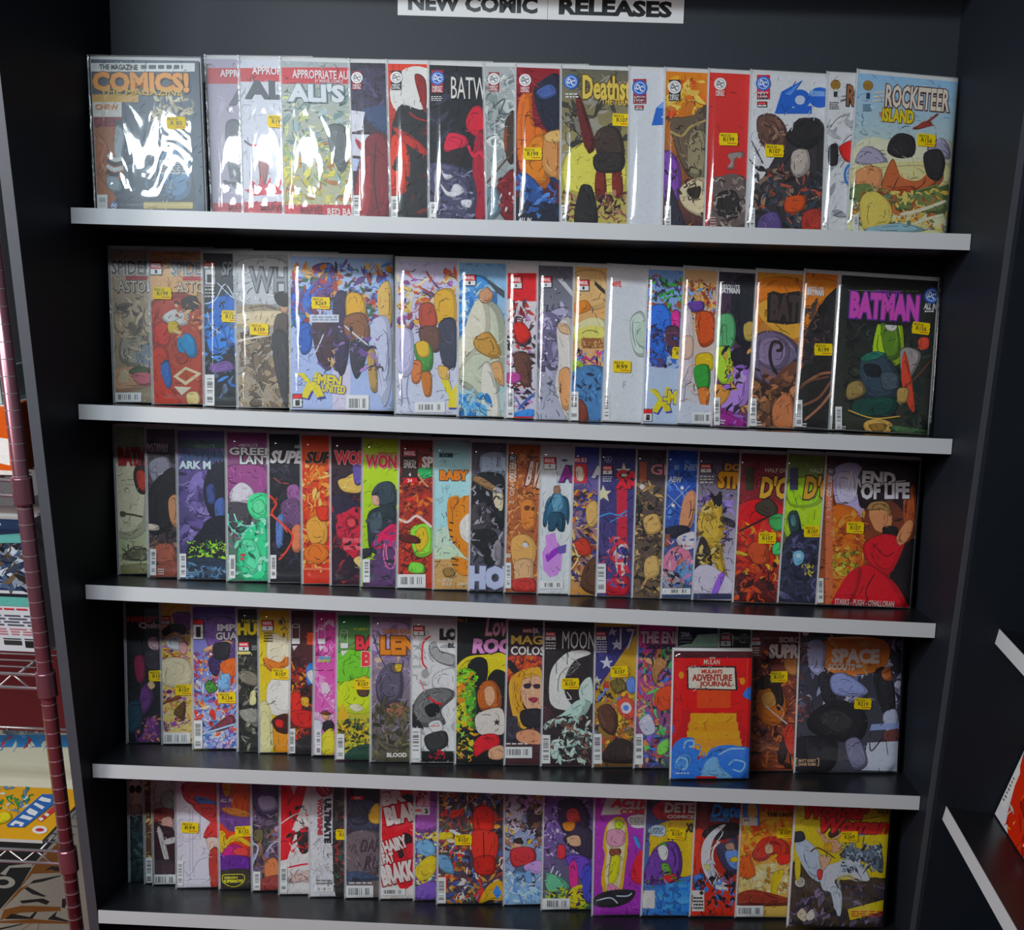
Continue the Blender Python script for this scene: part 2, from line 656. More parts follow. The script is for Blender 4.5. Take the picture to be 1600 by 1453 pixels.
            text('badge', 'DC', x - r * 0.5, y - r * 0.36, x + r * 0.5, y + r * 0.36, ring, 0.04, 0.0, -0.3)
        elif op == 'mv':         # red publisher box over a white issue box: mv x0 y0 x1 y1 number
            x0, y0, x1, y1 = map(float, k[1:5])
            ym = y0 + (y1 - y0) * 0.52
            rect('badge', x0 - 3, y0 - 3, x1 + 3, y1 + 3, lin('222'))
            rect('badge', x0, y0, x1, ym, lin('d8232f'))
            rect('badge', x0, ym + 2, x1, y1, lin('f4f4f4'))
            text('badge', 'MARVEL', x0 + 4, y0 + 6, x1 - 4, ym - 6, lin('fff'), 0.03)
            hh = (y1 - ym) * 0.2
            text('badge', k[5], (x0 + x1) / 2 - hh, ym + hh, (x0 + x1) / 2 + hh, y1 - hh, lin('111'), 0.03)
        elif op == 'im':         # outlined cylinder badge with a little white tag: im x0 y0 x1 y1
            x0, y0, x1, y1 = map(float, k[1:5])
            c = lin('eee')
            w = max(2.0, (x1 - x0) * 0.06)
            xm, rx, ry = (x0 + x1) / 2, (x1 - x0) / 2, (x1 - x0) * 0.22
            put('badge', stroke(ellipse(xm, y0 + ry, rx, ry) + [(xm + rx, y0 + ry)], w), c)
            put('badge', stroke([(x0, y0 + ry), (x0, y1)], w * 1.6), c)
            put('badge', stroke([(x1, y0 + ry), (x1, y1)], w * 1.6), c)
            rect('badge', x0, y1 - (y1 - y0) * 0.28, x1, y1, c)
        elif op == 'bar':        # barcode on a white patch
            x0, y0, x1, y1 = map(float, k[1:5])
            rect('barcode', x0, y0, x1, y1, lin('f2f2f2'))
            tall = (y1 - y0) > (x1 - x0)
            n = 22
            for i in range(n):
                if i in (14, 15, 16) or rng.random() < 0.22:
                    continue
                t = 0.12 + 0.76 * i / n
                tw = 0.76 / n * rng.uniform(0.35, 0.75)
                if tall:
                    rect('barcode', x0 + (x1 - x0) * 0.25, y0 + (y1 - y0) * t, x0 + (x1 - x0) * 0.82, y0 + (y1 - y0) * (t + tw), lin('181818'))
                else:
                    rect('barcode', x0 + (x1 - x0) * t, y0 + (y1 - y0) * 0.2, x0 + (x1 - x0) * (t + tw), y0 + (y1 - y0) * 0.75, lin('181818'))
        elif op == 'small':      # lines of small credits: small x0 y0 x1 y1 n colour
            x0, y0, x1, y1 = map(float, k[1:5])
            n = int(k[5])
            for i in range(n):
                h = (y1 - y0) / n
                xx = x0
                while xx < x1 - 4:
                    w = rng.uniform(0.12, 0.3) * (x1 - x0)
                    rect('credits', xx, y0 + i * h, min(xx + w, x1), y0 + i * h + h * 0.5, lin(k[6]))
                    xx += w + (x1 - x0) * 0.06

# ------------------------------------------------------------------ comics
FRAMES = {'A1': (120, 60, 3.636), 'A2': (530, 60, 3.478), 'A3': (960, 60, 2.759),
          'B1': (140, 380, 3.265), 'B2': (600, 390, 3.404), 'B3': (1000, 400, 3.077),
          'C1': (140, 660, 3.721), 'C2': (540, 670, 3.636), 'C3': (940, 690, 2.909),
          'D1': (170, 940, 3.721), 'D2': (560, 940, 3.556), 'D3': (960, 950, 3.137),
          'E1': (140, 1190, 3.478), 'E2': (560, 1200, 3.404), 'E3': (960, 1210, 3.137)}
THETA, BETA = math.radians(6.0), math.radians(5.0)
ROWN = ['top shelf', 'second shelf', 'third shelf', 'fourth shelf', 'lowest shelf']
_prev = {}
_rng = random.Random(7)


def project(P):
    q = RM.transposed() @ (P - CAM)
    return CX + FPX * q.x / q.y, CY - FPX * q.z / q.y


def sleeve_mesh(w, h, d0, d1, rng, amp):
    """Closed clear bag: wavy front film, flat back film, pinched edges."""
    nx, nz = 7, 11
    V, F = [], []
    ph = [rng.uniform(0, 6.28) for _ in range(6)]
    for j in range(nz + 1):
        for i in range(nx + 1):
            a, b = i / nx, j / nz
            e = min(1.0, min(a, 1 - a, b, 1 - b) * 8)
            wv = (math.sin(a * 7 + b * 3 + ph[0]) + math.sin(b * 9 - a * 4 + ph[1]) + 0.7 * math.sin(b * 17 + a * 11 + ph[2])) / 2.7
            V.append((a * w, -d1 - amp * wv * e, b * h))
    n1 = len(V)
    for j in range(nz + 1):
        for i in range(nx + 1):
            V.append((i / nx * w, -d0, j / nz * h))
    for j in range(nz):
        for i in range(nx):
            a = j * (nx + 1) + i
            F.append((a, a + 1, a + nx + 2, a + nx + 1))
            F.append((n1 + a, n1 + a + nx + 1, n1 + a + nx + 2, n1 + a + 1))
    ring = [i for i in range(nx + 1)] + [j * (nx + 1) + nx for j in range(1, nz + 1)] + \
           [nz * (nx + 1) + i for i in range(nx - 1, -1, -1)] + [j * (nx + 1) for j in range(nz - 1, 0, -1)]
    for q in range(len(ring)):
        a, b = ring[q], ring[(q + 1) % len(ring)]
        F.append((b, a, n1 + a, n1 + b))
    return V, F


def comic(row, fr, xb, xt, label, dsl, yb=None, w=None, W=0.168, H=0.2535, film='f', board=0.0075, name='comic_book', free=False, cat='comic', mar=0.004, thick=0.0):
    rng = random.Random(row * 1000 + int(xb))
    x0, y0, sc = FRAMES[fr]
    if yb is not None and w is None:
        p = hit(xb, yb, rk(0, sum(SHELF[row]) / 2, 0), RV) - RO
        u = p.dot(RU)
        p = hit(xb, yb, rk(0, shelf_v(row, u), 0), RV) - RO
        u, w = p.dot(RU), p.dot(RW)
    else:
        w = 0.092 if w is None else w
        u = 0.0
    w = min(w, 0.108)
    pv = _prev.get(row)

    def solve_u(w):
        u = 0.0
        for _ in range(12):
            u += (xb - project(rk(u, shelf_v(row, u), w))[0]) * 0.00105
        return u
    u = solve_u(w)
    if pv and not free:
        for _ in range(6):
            lim = pv[1] + (u - pv[0]) * math.tan(THETA) - 0.0046 - thick
            if w > lim:
                w = lim
                u = solve_u(w)
    if not free:
        _prev[row] = (u, w)
    if row == 4:
        H, board = 0.2285, 0.006
    Ws, Hs = W + 2 * mar, H + 0.0085
    u = min(max(u, XL + 0.0025), XR - 0.0015 - Ws * math.cos(THETA))
    rho = 0.0

    def mw(rho):
        v = max(shelf_v(row, u), shelf_v(row, u + Ws) + math.sin(rho) * Ws) + 0.0004
        return RACK @ Matrix.Translation((u, w, v)) @ Matrix.Rotation(THETA, 4, 'Z') @ Matrix.Rotation(-BETA, 4, 'X') @ Matrix.Rotation(rho, 4, 'Y')
    for _ in range(8):
        rho += (xt - project(mw(rho) @ Vector((0, 0, Hs)))[0]) / 920 / Hs
        rho = max(-0.06, min(0.06, rho))
    for _ in range(3):
        cs = [mw(rho) @ Vector((a, b, c)) for a in (0, Ws) for b in (0.0, -0.0045 - thick) for c in (0, Hs)]
        u += max(0.0, XL + 0.0012 - min(q.x for q in cs)) - max(0.0, max(q.x for q in cs) - XR + 0.0012)
    MW = mw(rho)
    inv = MW.inverted()
    root = empty(name, MW)
    tag(root, label, cat, 'comics on the ' + ROWN[row])
    T = thick
    bmobj('backing_board', boxbm(mar * 0.5, Ws - mar * 0.5, -0.0006, -0.0001, 0.001, 0.001 + H + board), M_PAPER, root)
    bmobj('page_block', boxbm(mar, mar + W, -0.0019 - T, -0.0007, 0.002, 0.002 + H), M_PAGES, root)
    sh = Sheet((mar, 0.002, mar + W, 0.002 + H), -0.00192 - T, 5.0e-6)
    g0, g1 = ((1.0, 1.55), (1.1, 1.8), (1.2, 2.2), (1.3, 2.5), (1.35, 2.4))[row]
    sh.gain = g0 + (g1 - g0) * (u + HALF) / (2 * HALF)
    n = MW.to_3x3() @ Vector((0, 1, 0))
    o = MW @ Vector((0, -0.002 - T, 0))

    def mp(cx, cy):
        q = inv @ hit(x0 + cx / sc, y0 + cy / sc, o, n)
        return q.x, q.z
    lines = [l.strip() for l in dsl.strip().splitlines()]
    draw(sh, '\n'.join(l for l in lines if not l.startswith('st ')), mp, None, rng, 210 if len(lines) > 9 else 30)
    sh.build(root, {'art': 'cover_art', 'title': 'title_lettering', 'badge': 'publisher_badge', 'barcode': 'barcode', 'credits': 'credit_lines'})
    front = 0.0034 + T
    V, F = sleeve_mesh(Ws, Hs, 0.00002, front, rng, 0.0003 if film == 'f' else 0.0004)
    mesh('plastic_sleeve', V, F, M_CRINKLE if film == 'c' else M_FILM, root, smooth=True)
    # heat-sealed strip down the sleeve's left fold
    mesh('sleeve_seam', [(0, -front - 0.0004, 0), (0.0026, -front - 0.0004, 0), (0.0026, -front - 0.0004, Hs), (0, -front - 0.0004, Hs),
                         (0, -front - 0.0001, 0), (0.0026, -front - 0.0001, 0), (0.0026, -front - 0.0001, Hs), (0, -front - 0.0001, Hs)],
         [(0, 1, 2, 3), (7, 6, 5, 4), (0, 4, 5, 1), (1, 5, 6, 2), (2, 6, 7, 3), (3, 7, 4, 0)], M_EDGE, root)
    for l in lines:
        if l.startswith('st '):
            k = l.split()
            cx, cz = mp(float(k[1]), float(k[2]))
            sticker(root, cx, -front - 0.00045, cz, k[3], rng)
    return root


ST_OUT = [(-.5, -.15), (-.45, -.5), (.45, -.5), (.5, -.15), (.465, 0), (.5, .15), (.45, .5), (-.45, .5), (-.5, .15), (-.465, 0)]


def sticker(root, cx, y, cz, price, rng):
    a = rng.uniform(-0.06, 0.06)
    w, h = 0.0315, 0.0195

    def P(x, z, dy=0.0):
        return (cx + (x * math.cos(a) - z * math.sin(a)), y - dy, cz + (x * math.sin(a) + z * math.cos(a)))
    n = len(ST_OUT)
    V = [P(x * w, z * h) for x, z in ST_OUT] + [P(x * w, z * h, -0.00015) for x, z in ST_OUT]
    F = [tuple(range(n)), tuple(range(2 * n - 1, n - 1, -1))] + [((i + 1) % n, i, n + i, n + (i + 1) % n) for i in range(n)]
    s = mesh('price_sticker', V, F, M_STICK, root)
    V, F, K = [], [], []
    for s_, x0, z0, x1, z1, c in (('PRICE_ZA', -.40, .2, .12, .40, '222'), (price, -.27, -.2, .3, .16, '222'), ('-----', -.05, -.36, .4, -.29, 'c22')):
        tr, ta, tb, lo, hi = text_tris(s_.replace('_', ' '), 0.015, 0.0)
        for t in tr:
            i = len(V)
            for v in t:
                V.append(P((x0 + (v.x - ta) / (tb - ta) * (x1 - x0)) * w, (z0 + (v.y - lo) / (hi - lo) * (z1 - z0)) * h, 0.00004))
                K.append(lin(c))
            F.append((i, i + 1, i + 2))
    o = mesh('price_text', V, F, M_INK, s)
    at = o.data.color_attributes.new('ink', 'FLOAT_COLOR', 'POINT')
    at.data.foreach_set('color', [q for c in K for q in (c[0], c[1], c[2], 1.0)])


# ---- top shelf
comic(0, 'A1', 147, 135, 'large glossy magazine with orange bubble lettering, in a crinkled clear sleeve', '''
bg 33465a 3c5468
r 75 140 670 188 e4e6e2
t THE_MAGAZINE 130 150 345 177 2b3138
small 365 152 600 192 1 4a5058
n 430 330 660 470 26 40 b9a983 cdbf98 8f8a78 d8cba6
r 80 318 350 362 d6a83a
r 80 362 255 446 e9e4dc
t CHEW 105 376 235 405 d8862a - 0.03
r 80 446 255 502 8c2430
r 80 502 270 965 b0683a
l 10 c98a5c 90,560 160,600 140,700 200,800
l 8 8a4a26 110,520 180,640 120,760 210,880
s 2f4456 230,470 330,520 470,540 600,640 650,960 230,970 280,800 250,640
s a9b6bd 225,500 262,520 270,600 250,700 215,660
l 22 dfe4e4 175,660 215,690 262,680
l 22 1d2833 172,690 215,716 265,706
l 22 dfe4e4 170,722 210,745 262,735
l 22 1d2833 168,752 205,775 258,766
s 98a8b3 170,790 230,790 255,850 220,870 180,850
s 5b88b0 480,660 630,650 640,880 520,900
r 470 690 630 770 c8d2d6
small 480 700 620 765 5 667
n 280 560 640 960 30 45 3f5a6e 55748a 2b3c4b 7f97a5
r 380 930 660 968 c8b36a
t COMICS! 92 195 635 302 f0a23c 7a4a18 0.05
t THE_MAGAZINE 135 288 600 322 d9b23f
dc 212 950 24 2c5da8
bar 112 888 176 968
st 566 482 R_80
''', W=0.168, H=0.237, film='c', w=0.056, free=True, name='magazine', cat='magazine', mar=0.005, thick=0.003)
AL = '''
bg %s
r 700 %d 1600 %d c8202f
t APPROPRIATE_AUDIENCES %d %d %d %d f0e4e4 - 0.03
r 700 %d 1600 1010 c42434
t ALIAS %d %d %d %d %s - 0.05
'''
comic(0, 'A1', 330, 319, 'comic with red bands and a pale mauve cover, at the back of three red-banded ones', '''
bg a79fb0
r 700 168 1600 258 b8202f
t APPROPRIATE_AUDIENCES 815 184 1330 220 eedfe2 - 0.03
t ALIAS 862 282 1350 382 6b6875 - 0.05
s 5c6068 850,480 930,480 960,650 930,830 880,830 850,640
n 850 480 1000 900 14 40 4a5058 8f8e9c c9c6d2
r 700 935 1600 1010 b02233
t MARVEL 862 945 1010 985 7c1420 - 0.03
''', film='c')
comic(0, 'A1', 379, 371, 'red-banded white comic with a red splash, in the middle of three red-banded ones', '''
bg d3d4de
r 700 168 1600 246 c41f31
t APPROPRIATE_AUDIENCES 996 172 1530 206 f4e6e8 - 0.03
t ALIAS 955 246 1420 345 50535e - 0.05
l 12 444b55 950,580 1000,610 1060,590
l 12 c8283c 985,606 1040,604 1080,560
s 9a5a58 1035,665 1085,660 1090,740 1070,840 1050,840
p c8283c 950,860 1000,850 985,790 1030,845 1040,780 1070,840 1100,785 1105,845 1170,800 1150,860 1200,880 1000,895
r 700 928 1600 1010 bd2235
t MARVEL 1045 945 1190 985 7c1420 - 0.03
st 1140 474 R199
''', film='c')
comic(0, 'A1', 442, 436, 'red-banded comic with a swirling yellow and green painted cover under bright glare', '''
bg a4aeb0 b9b58c
r 1100 165 1700 258 c41f31
t APPROPRIATE_AUDIENCES 1225 190 1700 228 f2dfe2 - 0.03
t BY_MARVEL_COMICS 1355 238 1512 252 f2dfe2
n 1160 300 1560 640 40 55 8ea39c c6cf8a 6f8a86 dfe2b0 9fb2b8
n 1160 600 1560 950 60 60 d8cf5a e4dd86 9fb06a c2b24a 8fa7a4 b9793f
s 5f6566 1430,500 1530,510 1545,680 1500,760 1440,640
r 1100 945 1700 1020 bd2235
t MARVEL 1270 955 1405 1000 7c1420 - 0.03
t RED_BAND 1425 968 1620 1008 f0dede - 0.03
t ALI'S 1200 262 1520 360 d6dce0 6a7a80 0.05
''', film='c')
comic(0, 'A2', 550, 543, 'comic with a deep crimson cape and purple night sky cover on the top shelf', '''
bg 2c2838 4a1c22
s 3d3350 60,180 300,180 300,400 160,380 60,420
n 60 200 260 380 16 40 2a2436 54486e 1e1b28
s 3b4a6e 120,400 200,370 270,380 270,520 180,480
p e2e0ea 62,390 140,400 120,500 62,510
p d9d8e6 62,520 215,525 130,640 62,636
s c4283a 88,550 112,562 126,590 148,560 168,552 150,600 128,612 104,592
p b9c2e0 62,650 110,655 95,720 62,720
s 7c1f26 150,540 270,560 270,1000 62,1000 100,760
s 9c2a2e 110,720 180,640 170,960 90,990
l 8 3a1014 200,560 190,780 220,980
dc 97 215 31 fff 8c2230
bar 72 853 112 972
''')
comic(0, 'A2', 609, 602, 'comic with a white moon, bright orange-red field and black cloak cover', '''
bg d8432c 231f20
e 420 300 145 150 e9e6e2
s 1f1d1f 350,370 470,400 620,420 620,1010 270,1010 290,560 300,470
s b83024 290,480 380,520 470,600 470,640 350,560
s d8432c 285,540 350,560 385,660 370,820 310,850 272,830
s 201b1c 320,640 345,680 320,720 290,700
l 9 a8261c 380,400 440,440 620,470
s 8e231c 410,200 470,230 470,400 440,330
n 380 480 620 980 24 50 2d282a 431e1c 161414 6b221c
dc 310 213 32 fff 222
bar 280 858 318 980
''')
comic(0, 'A2', 668, 667, 'black comic with tall white serif title and scarlet hood shapes on the top shelf', '''
bg 201f26 16151b
n 490 200 800 560 14 70 2b2a38 343447 1a1a22
s c8283c 690,440 730,372 780,385 800,520 760,540 700,500
s d2304a 570,580 600,515 680,530 700,570 640,610 580,615
s 2b1a22 590,620 690,600 650,700 610,690
s a02438 740,560 800,540 800,1000 735,960
l 16 d2304a 700,580 730,640 760,620 800,660
s 4e4b68 490,680 720,740 720,990 520,1000 480,860
n 490 700 720 990 40 34 6a6788 35334a 8c8aa6 232230
s d6d4dc 545,690 570,740 620,750 575,765
s e0dee4 550,790 600,840 640,790 680,830 630,860 580,850
s d6d4dc 665,880 720,880 710,920 670,910
dc 534 217 38 3365b8 a02c38
small 500 315 560 345 3 ccc
t BATWOMAN 608 222 1000 328 e8e4de 2a2a2a 0.0
bar 492 890 528 995
''')
comic(0, 'A2', 758, 753, 'pale grey comic with soft brush clouds and a dark red corner', '''
bg a9aeae 8c9494
n 800 200 960 600 30 60 c2c6c4 8f9a9a 7c8888 d4d6d2
l 8 59605f 830,380 900,330 850,460 880,420
s 4a3a32 900,470 950,400 950,660 910,650
s 8a4a2c 898,520 915,480 915,600 900,610
l 10 6a4a3c 800,790 880,690 960,600
s 7c2228 870,780 960,720 960,1010 880,960 840,880
s 6f8490 800,830 860,820 880,930 820,1000 790,1000
n 860 760 960 960 10 26 d8c8c8 5c161c a33a3c
dc 840 222 32 fff 9a3038
t ALL_IN 815 985 880 1002 e8e8e8
''')
comic(0, 'A2', 802, 803, 'comic with a big orange panel, blue shoulder and dark red sky on the top shelf', '''
bg 8c2028 2a2636
s d8742e 985,330 1040,290 1060,480 1130,520 1140,800 1000,760 970,560
s e08a3c 1040,560 1120,540 1120,780 1010,730
s 27283c 1060,300 1100,230 1200,210 1200,520 1110,470
s 4a5f9a 1070,290 1150,250 1180,300 1110,330
l 12 c46428 985,470 1010,330 1050,300
s 30508e 970,760 1010,730 1080,790 1120,870 1110,960 1020,880
s 232438 970,860 1060,900 1200,900 1200,1020 970,1020
s c98f5a 1125,530 1170,500 1200,520 1200,760 1150,760 1110,700
s e0b878 1120,520 1200,500 1200,560 1130,560
n 970 760 1190 980 16 50 3c62a8 24365e 5a86c8
t ALL_IN 972 975 1045 1002 f0f0f0 - 0.04 0.2
dc 1010 228 33 fff 9a3038
st 1050 628 R199
''')
comic(0, 'A2', 873, 874, 'smoky olive comic with yellow glow, rubble and gold title on the top shelf', '''
bg 6a665a b8a860
n 1210 220 1600 640 30 80 8a867a 55524a a39e90 434038
s d8cf6a 1230,640 1400,560 1560,640 1560,860 1230,860
s 4a3a34 1390,530 1440,480 1520,500 1550,620 1520,720 1440,660 1400,620
s 6a2a26 1290,330 1320,340 1390,560 1370,620 1340,590
s 7c3026 1400,720 1440,700 1450,860 1395,860
s 7c3026 1490,700 1530,700 1540,850 1490,850
s 3a3230 1395,630 1540,630 1530,720 1400,720
n 1200 830 1560 1010 40 40 7a4a40 4f302c a87468 36211f
s 2e2c2a 1310,820 1345,795 1380,830 1400,1010 1280,1010
dc 1260 237 40 3365b8
small 1230 300 1300 330 2 ddd
t Deathstroke 1322 215 1740 330 e3c86a 6a5422 0.03
t THE_TERMINATOR 1425 338 1700 360 d8b85a
st 1535 445 R107
bar 1203 905 1235 1010
''')
comic(0, 'A3', 978, 981, 'nearly blank white comic with one blue metal letter at its edge', '''
bg dfe2e8
p 2e62b4 160,375 180,300 260,230 260,300 200,340 260,350 260,372
p 7fa6dc 185,300 250,240 230,300
dc 109 213 33 3365b8 a02c38
small 88 255 130 285 2 444
mv 90 292 122 306 1
''')
comic(0, 'A3', 1031, 1037, 'comic with orange flames over a horned dark skeleton-like mass and purple haze', '''
bg d8842c 3a2c3c
n 230 180 400 340 24 46 f0b03c e07820 c8501c f4d070
s 6a5a4a 240,360 300,340 350,330 400,300 400,560 330,600 280,520
s 8f8468 330,420 390,410 390,590 320,580
l 10 a8925c 240,400 290,420 330,380 400,350
s 7c4aa0 215,490 280,540 280,690 215,690
s cfc0a0 290,640 360,600 400,620 400,760 330,750 285,700
s 3a3028 320,650 370,640 360,690 325,680
s 3c3844 230,620 290,760 300,830 225,830
n 225 340 400 830 20 30 4a4238 2a2422 8c7c60
dc 259 211 28 fff 333
bar 216 722 243 818
''')
comic(0, 'A3', 1097, 1105, 'plain red comic with a grey clawed shape rising from below', '''
bg c83c38 b02c2c
s 6a5c58 420,620 470,600 540,590 580,640 580,830 410,830 430,720
s 35302e 440,680 520,660 540,760 460,780
s 8f827c 490,500 550,490 555,510 520,520 515,560 488,560 505,535
n 420 610 570 820 22 30 7c6e68 453c3a a09088
dc 456 197 26 fff b8483c
small 412 770 440 815 4 e4b0b0
st 491 436 R199
''')
comic(0, 'A3', 1162, 1171, 'white comic with a blue metallic title and a dark heap of figures below', '''
bg e2e3e6 c9c8cc
s 3c3638 760,440 820,350 900,370 910,560 880,830 600,830 590,720 640,640
n 600 560 900 830 70 40 2a2426 4c4442 6a5a52 8c7060 3f4a5a a04a3c
s 6a4a40 620,340 690,330 740,390 730,480 650,470 620,420
n 620 340 740 490 14 26 8a6a58 4a302a
s b0a49c 770,490 830,480 840,560 790,600 760,560
s 2c2828 740,420 820,350 910,400 850,470 790,470
s c0502c 740,690 820,680 810,740 740,750
s a0382e 820,750 890,740 890,825 810,825
s 5a4a7c 630,770 700,750 720,830 620,830
l 6 3a3436 590,440 620,500 640,540
l 5 3a3436 580,520 620,560 680,580
p 2a5cb4 690,325 720,230 812,180 770,240 765,300 850,290 850,325
p 5f8fd8 735,240 800,190 760,245
e 800 262 44 42 2a5cb4
e 800 266 22 20 cfdcf0
e 885 255 50 44 2a5cb4
p 7fa6dc 840,225 920,230 920,250 850,250
dc 641 195 32 3365b8 c02c38
small 616 240 662 270 2 444
mv 618 276 654 294 1
bar 580 730 605 822
st 689 486 R107
''')
comic(0, 'A3', 1281, 1290, 'grey line-drawn comic with a red and blue figure patch, behind the sky-blue one', '''
bg cfcfd2
n 930 320 1060 760 26 50 b4b4b8 dcdcde 9c9ca0 8a8a90
s c8302c 970,470 1040,440 1050,520 1000,530
s 2c2426 925,470 960,460 960,540 925,540
l 10 2c6cb0 1050,520 1000,560 1000,620 1060,680
e 953 200 22 22 8a6a30
t 1 944 230 960 252 333
small 925 275 965 310 4 666
t ROCKETEER 1000 216 1330 292 8a5a3c 222 0.03
l 12 888 980,250 1020,248
l 12 888 980,268 1020,266
bar 890 758 918 828
''')
comic(0, 'A3', 1330, 1342, 'sky-blue comic with a desert scene, small red aeroplane and a yellow island title', '''
bg 9cc4e4 d8d4a0
s e2e0c4 1030,480 1120,440 1260,470 1440,440 1440,600 1030,600
s 9a94a8 1050,500 1090,465 1150,490 1170,540 1050,540
s 8f8aa0 1350,480 1400,430 1440,460 1440,520
s d8cf9a 1030,560 1440,540 1440,650 1030,660
s e4a070 1040,580 1100,550 1150,570 1140,640 1050,640
s b0603c 1150,640 1200,520 1240,600 1330,620 1400,560 1410,620 1300,700 1220,760 1160,700
s a04a2c 1180,660 1290,640 1290,700 1210,750
s 2f2a2c 1190,440 1230,410 1290,430 1290,500 1230,515 1180,490
s 2f2a2c 1335,500 1400,480 1425,540 1400,610 1350,590
s 6a7a48 1030,640 1100,630 1160,700 1400,640 1440,640 1440,760 1030,700
n 1030 660 1440 830 60 40 c89a4a a8683a e4cf7a 8a5a3a d8b860 6a7a5a
s f0d878 1060,700 1120,660 1190,720 1180,800 1080,830
l 14 f0e8c8 1230,760 1320,740 1430,700
l 12 f0e8c8 1290,800 1360,775 1420,760
s 8aa8b0 1100,815 1250,800 1330,830 1100,840
l 9 7a3028 1285,390 1340,365 1395,325
s 8a3a30 1295,392 1330,360 1365,360 1350,380
p 8a3a30 1330,365 1380,375 1335,385
e 1092 203 22 22 8a6a30
t 1 1084 236 1100 260 23405a
small 1070 285 1105 318 4 3a5a78
t ROCKETEER 1165 222 1448 296 f0e4d4 5a2c20 0.03
l 10 f0e4d4 1118,235 1165,230
l 10 f0e4d4 1116,252 1165,248
l 10 f0e4d4 1114,270 1165,266
t ISLAND 1152 312 1292 358 f2dc3c 7a5a1c 0.04
t THE 1138 318 1152 340 c85030
bar 1028 760 1052 832
st 1343 440 R156
''', mar=0.004, W=0.164)

# ---- second shelf
comic(1, 'B1', 178, 169, 'sepia manga-style comic with a food table, first on the second shelf', '''
bg b4a48e 9c8a72
s 8f877c 140,330 200,305 260,330 265,440 210,470 140,450
s b8a68c 130,360 180,340 230,350 250,430 190,470 135,440
s 6f675e 145,325 210,312 265,350 255,370 160,345
s a09a8c 160,500 250,470 310,520 310,620 170,610
s 8a929c 240,540 310,520 310,640 260,640
n 120 290 310 640 16 50 c4b49c 8a7c6a 7a7064
s c49a7a 120,650 320,640 320,720 120,760
s 5c6a4c 205,650 250,625 300,640 300,665 220,668
s c8747c 220,670 310,665 310,720 250,720
r 150 650 200 710 c0b090
t SPIDER-MAN 112 90 480 162 6a6a6a d8d4cc 0.03
r 185 165 300 188 a0343c
t ASTONISHING 145 195 510 250 cfc8bc 5a544c 0.0
bar 130 762 264 810
''')
comic(1, 'B1', 238, 230, 'warm orange comic with a pizza box, red and blue costume patches, second shelf', '''
bg d8a070 b8583c
s e0b080 300,80 570,80 570,330 430,300 300,310
s b84a36 300,320 570,310 580,840 320,840
s c83c30 325,440 360,400 410,420 410,500 380,530 330,500
s c8402c 320,560 380,520 410,600 390,700 460,800 470,840 325,840
s 3a6ab0 365,620 400,600 420,700 400,740 370,680
s d8d4d0 370,380 430,340 500,360 500,410 430,420
s 3a302e 470,290 540,270 550,330 490,350
s d8b83c 400,410 440,400 460,440 410,460
s 2c8cc0 450,490 500,460 540,500 540,580 460,560
s b04030 440,570 490,560 500,600 460,615
p e8d4b0 425,680 490,630 572,665 490,725
p b8502c 450,680 490,645 545,667 490,705
s e4cc8c 495,770 550,760 560,820 510,830
p efe4cc 430,730 520,735 470,775
n 440 300 570 480 16 30 8a4a30 e0c090 5a3a30 c87848
mv 312 98 368 160 1
t SPIDER-MAN 415 95 760 165 8a8a8c e8e0d4 0.03
r 475 170 570 190 b83840
t ASTONISHING 445 200 800 250 d8cdbc 8a6a50 0.0
st 372 256 R199
''')
comic(1, 'B1', 318, 314, 'dark comic with electric-blue mass and white lightning on the second shelf', '''
bg 2c3138 23282f
s 2f6cc0 610,300 680,270 740,290 750,520 690,540 640,480 590,500
s 3c82d8 600,460 680,440 700,540 620,560
n 585 280 750 780 40 40 1c2026 2f6cc0 4a8ad8 171a1f 5a6a86
l 6 d4e2f4 585,310 640,290 690,210 740,280
l 5 d4e2f4 600,350 620,420 670,460
l 5 d4e2f4 650,200 720,270 750,280
s 7a5a9c 610,630 700,600 740,640 640,660
r 590 100 640 210 c8c8cc
t 1 600 160 625 200 222 - 0.04
mv 585 100 638 130 1
small 588 215 640 285 4 bbb
t SPIDER-MAN 672 100 1000 165 7a7c80 222 0.03 0.2
bar 588 670 638 832
st 722 374 R129
''')
comic(1, 'B1', 370, 364, 'grey-brown comic with desert rocks and a crinkled sleeve, under a big grey title', '''
bg a8adb2 9a8a74
s b8bcbe 745,100 1020,100 1020,320 745,320
s 9a8c78 745,330 880,310 960,330 1010,350 745,360
s cfc0a0 745,360 1010,350 1010,420 745,430
n 750 470 1010 840 60 60 7a6854 9c8a70 5c4e40 b4a488 6a5a4a
s 5a4c46 950,380 1010,360 1010,480 945,470
s b89078 970,300 1010,290 1010,350 980,350
s 2c2826 945,260 1010,250 1010,320 960,310
s 3f3c3e 930,470 1010,480 1010,840 960,700
l 10 d8d0c0 750,500 850,480 920,470
t WHITE 820 130 1160 248 8c9094 60646a 0.0
r 755 200 795 235 c4c8cc
st 866 440 R109
''', film='c')
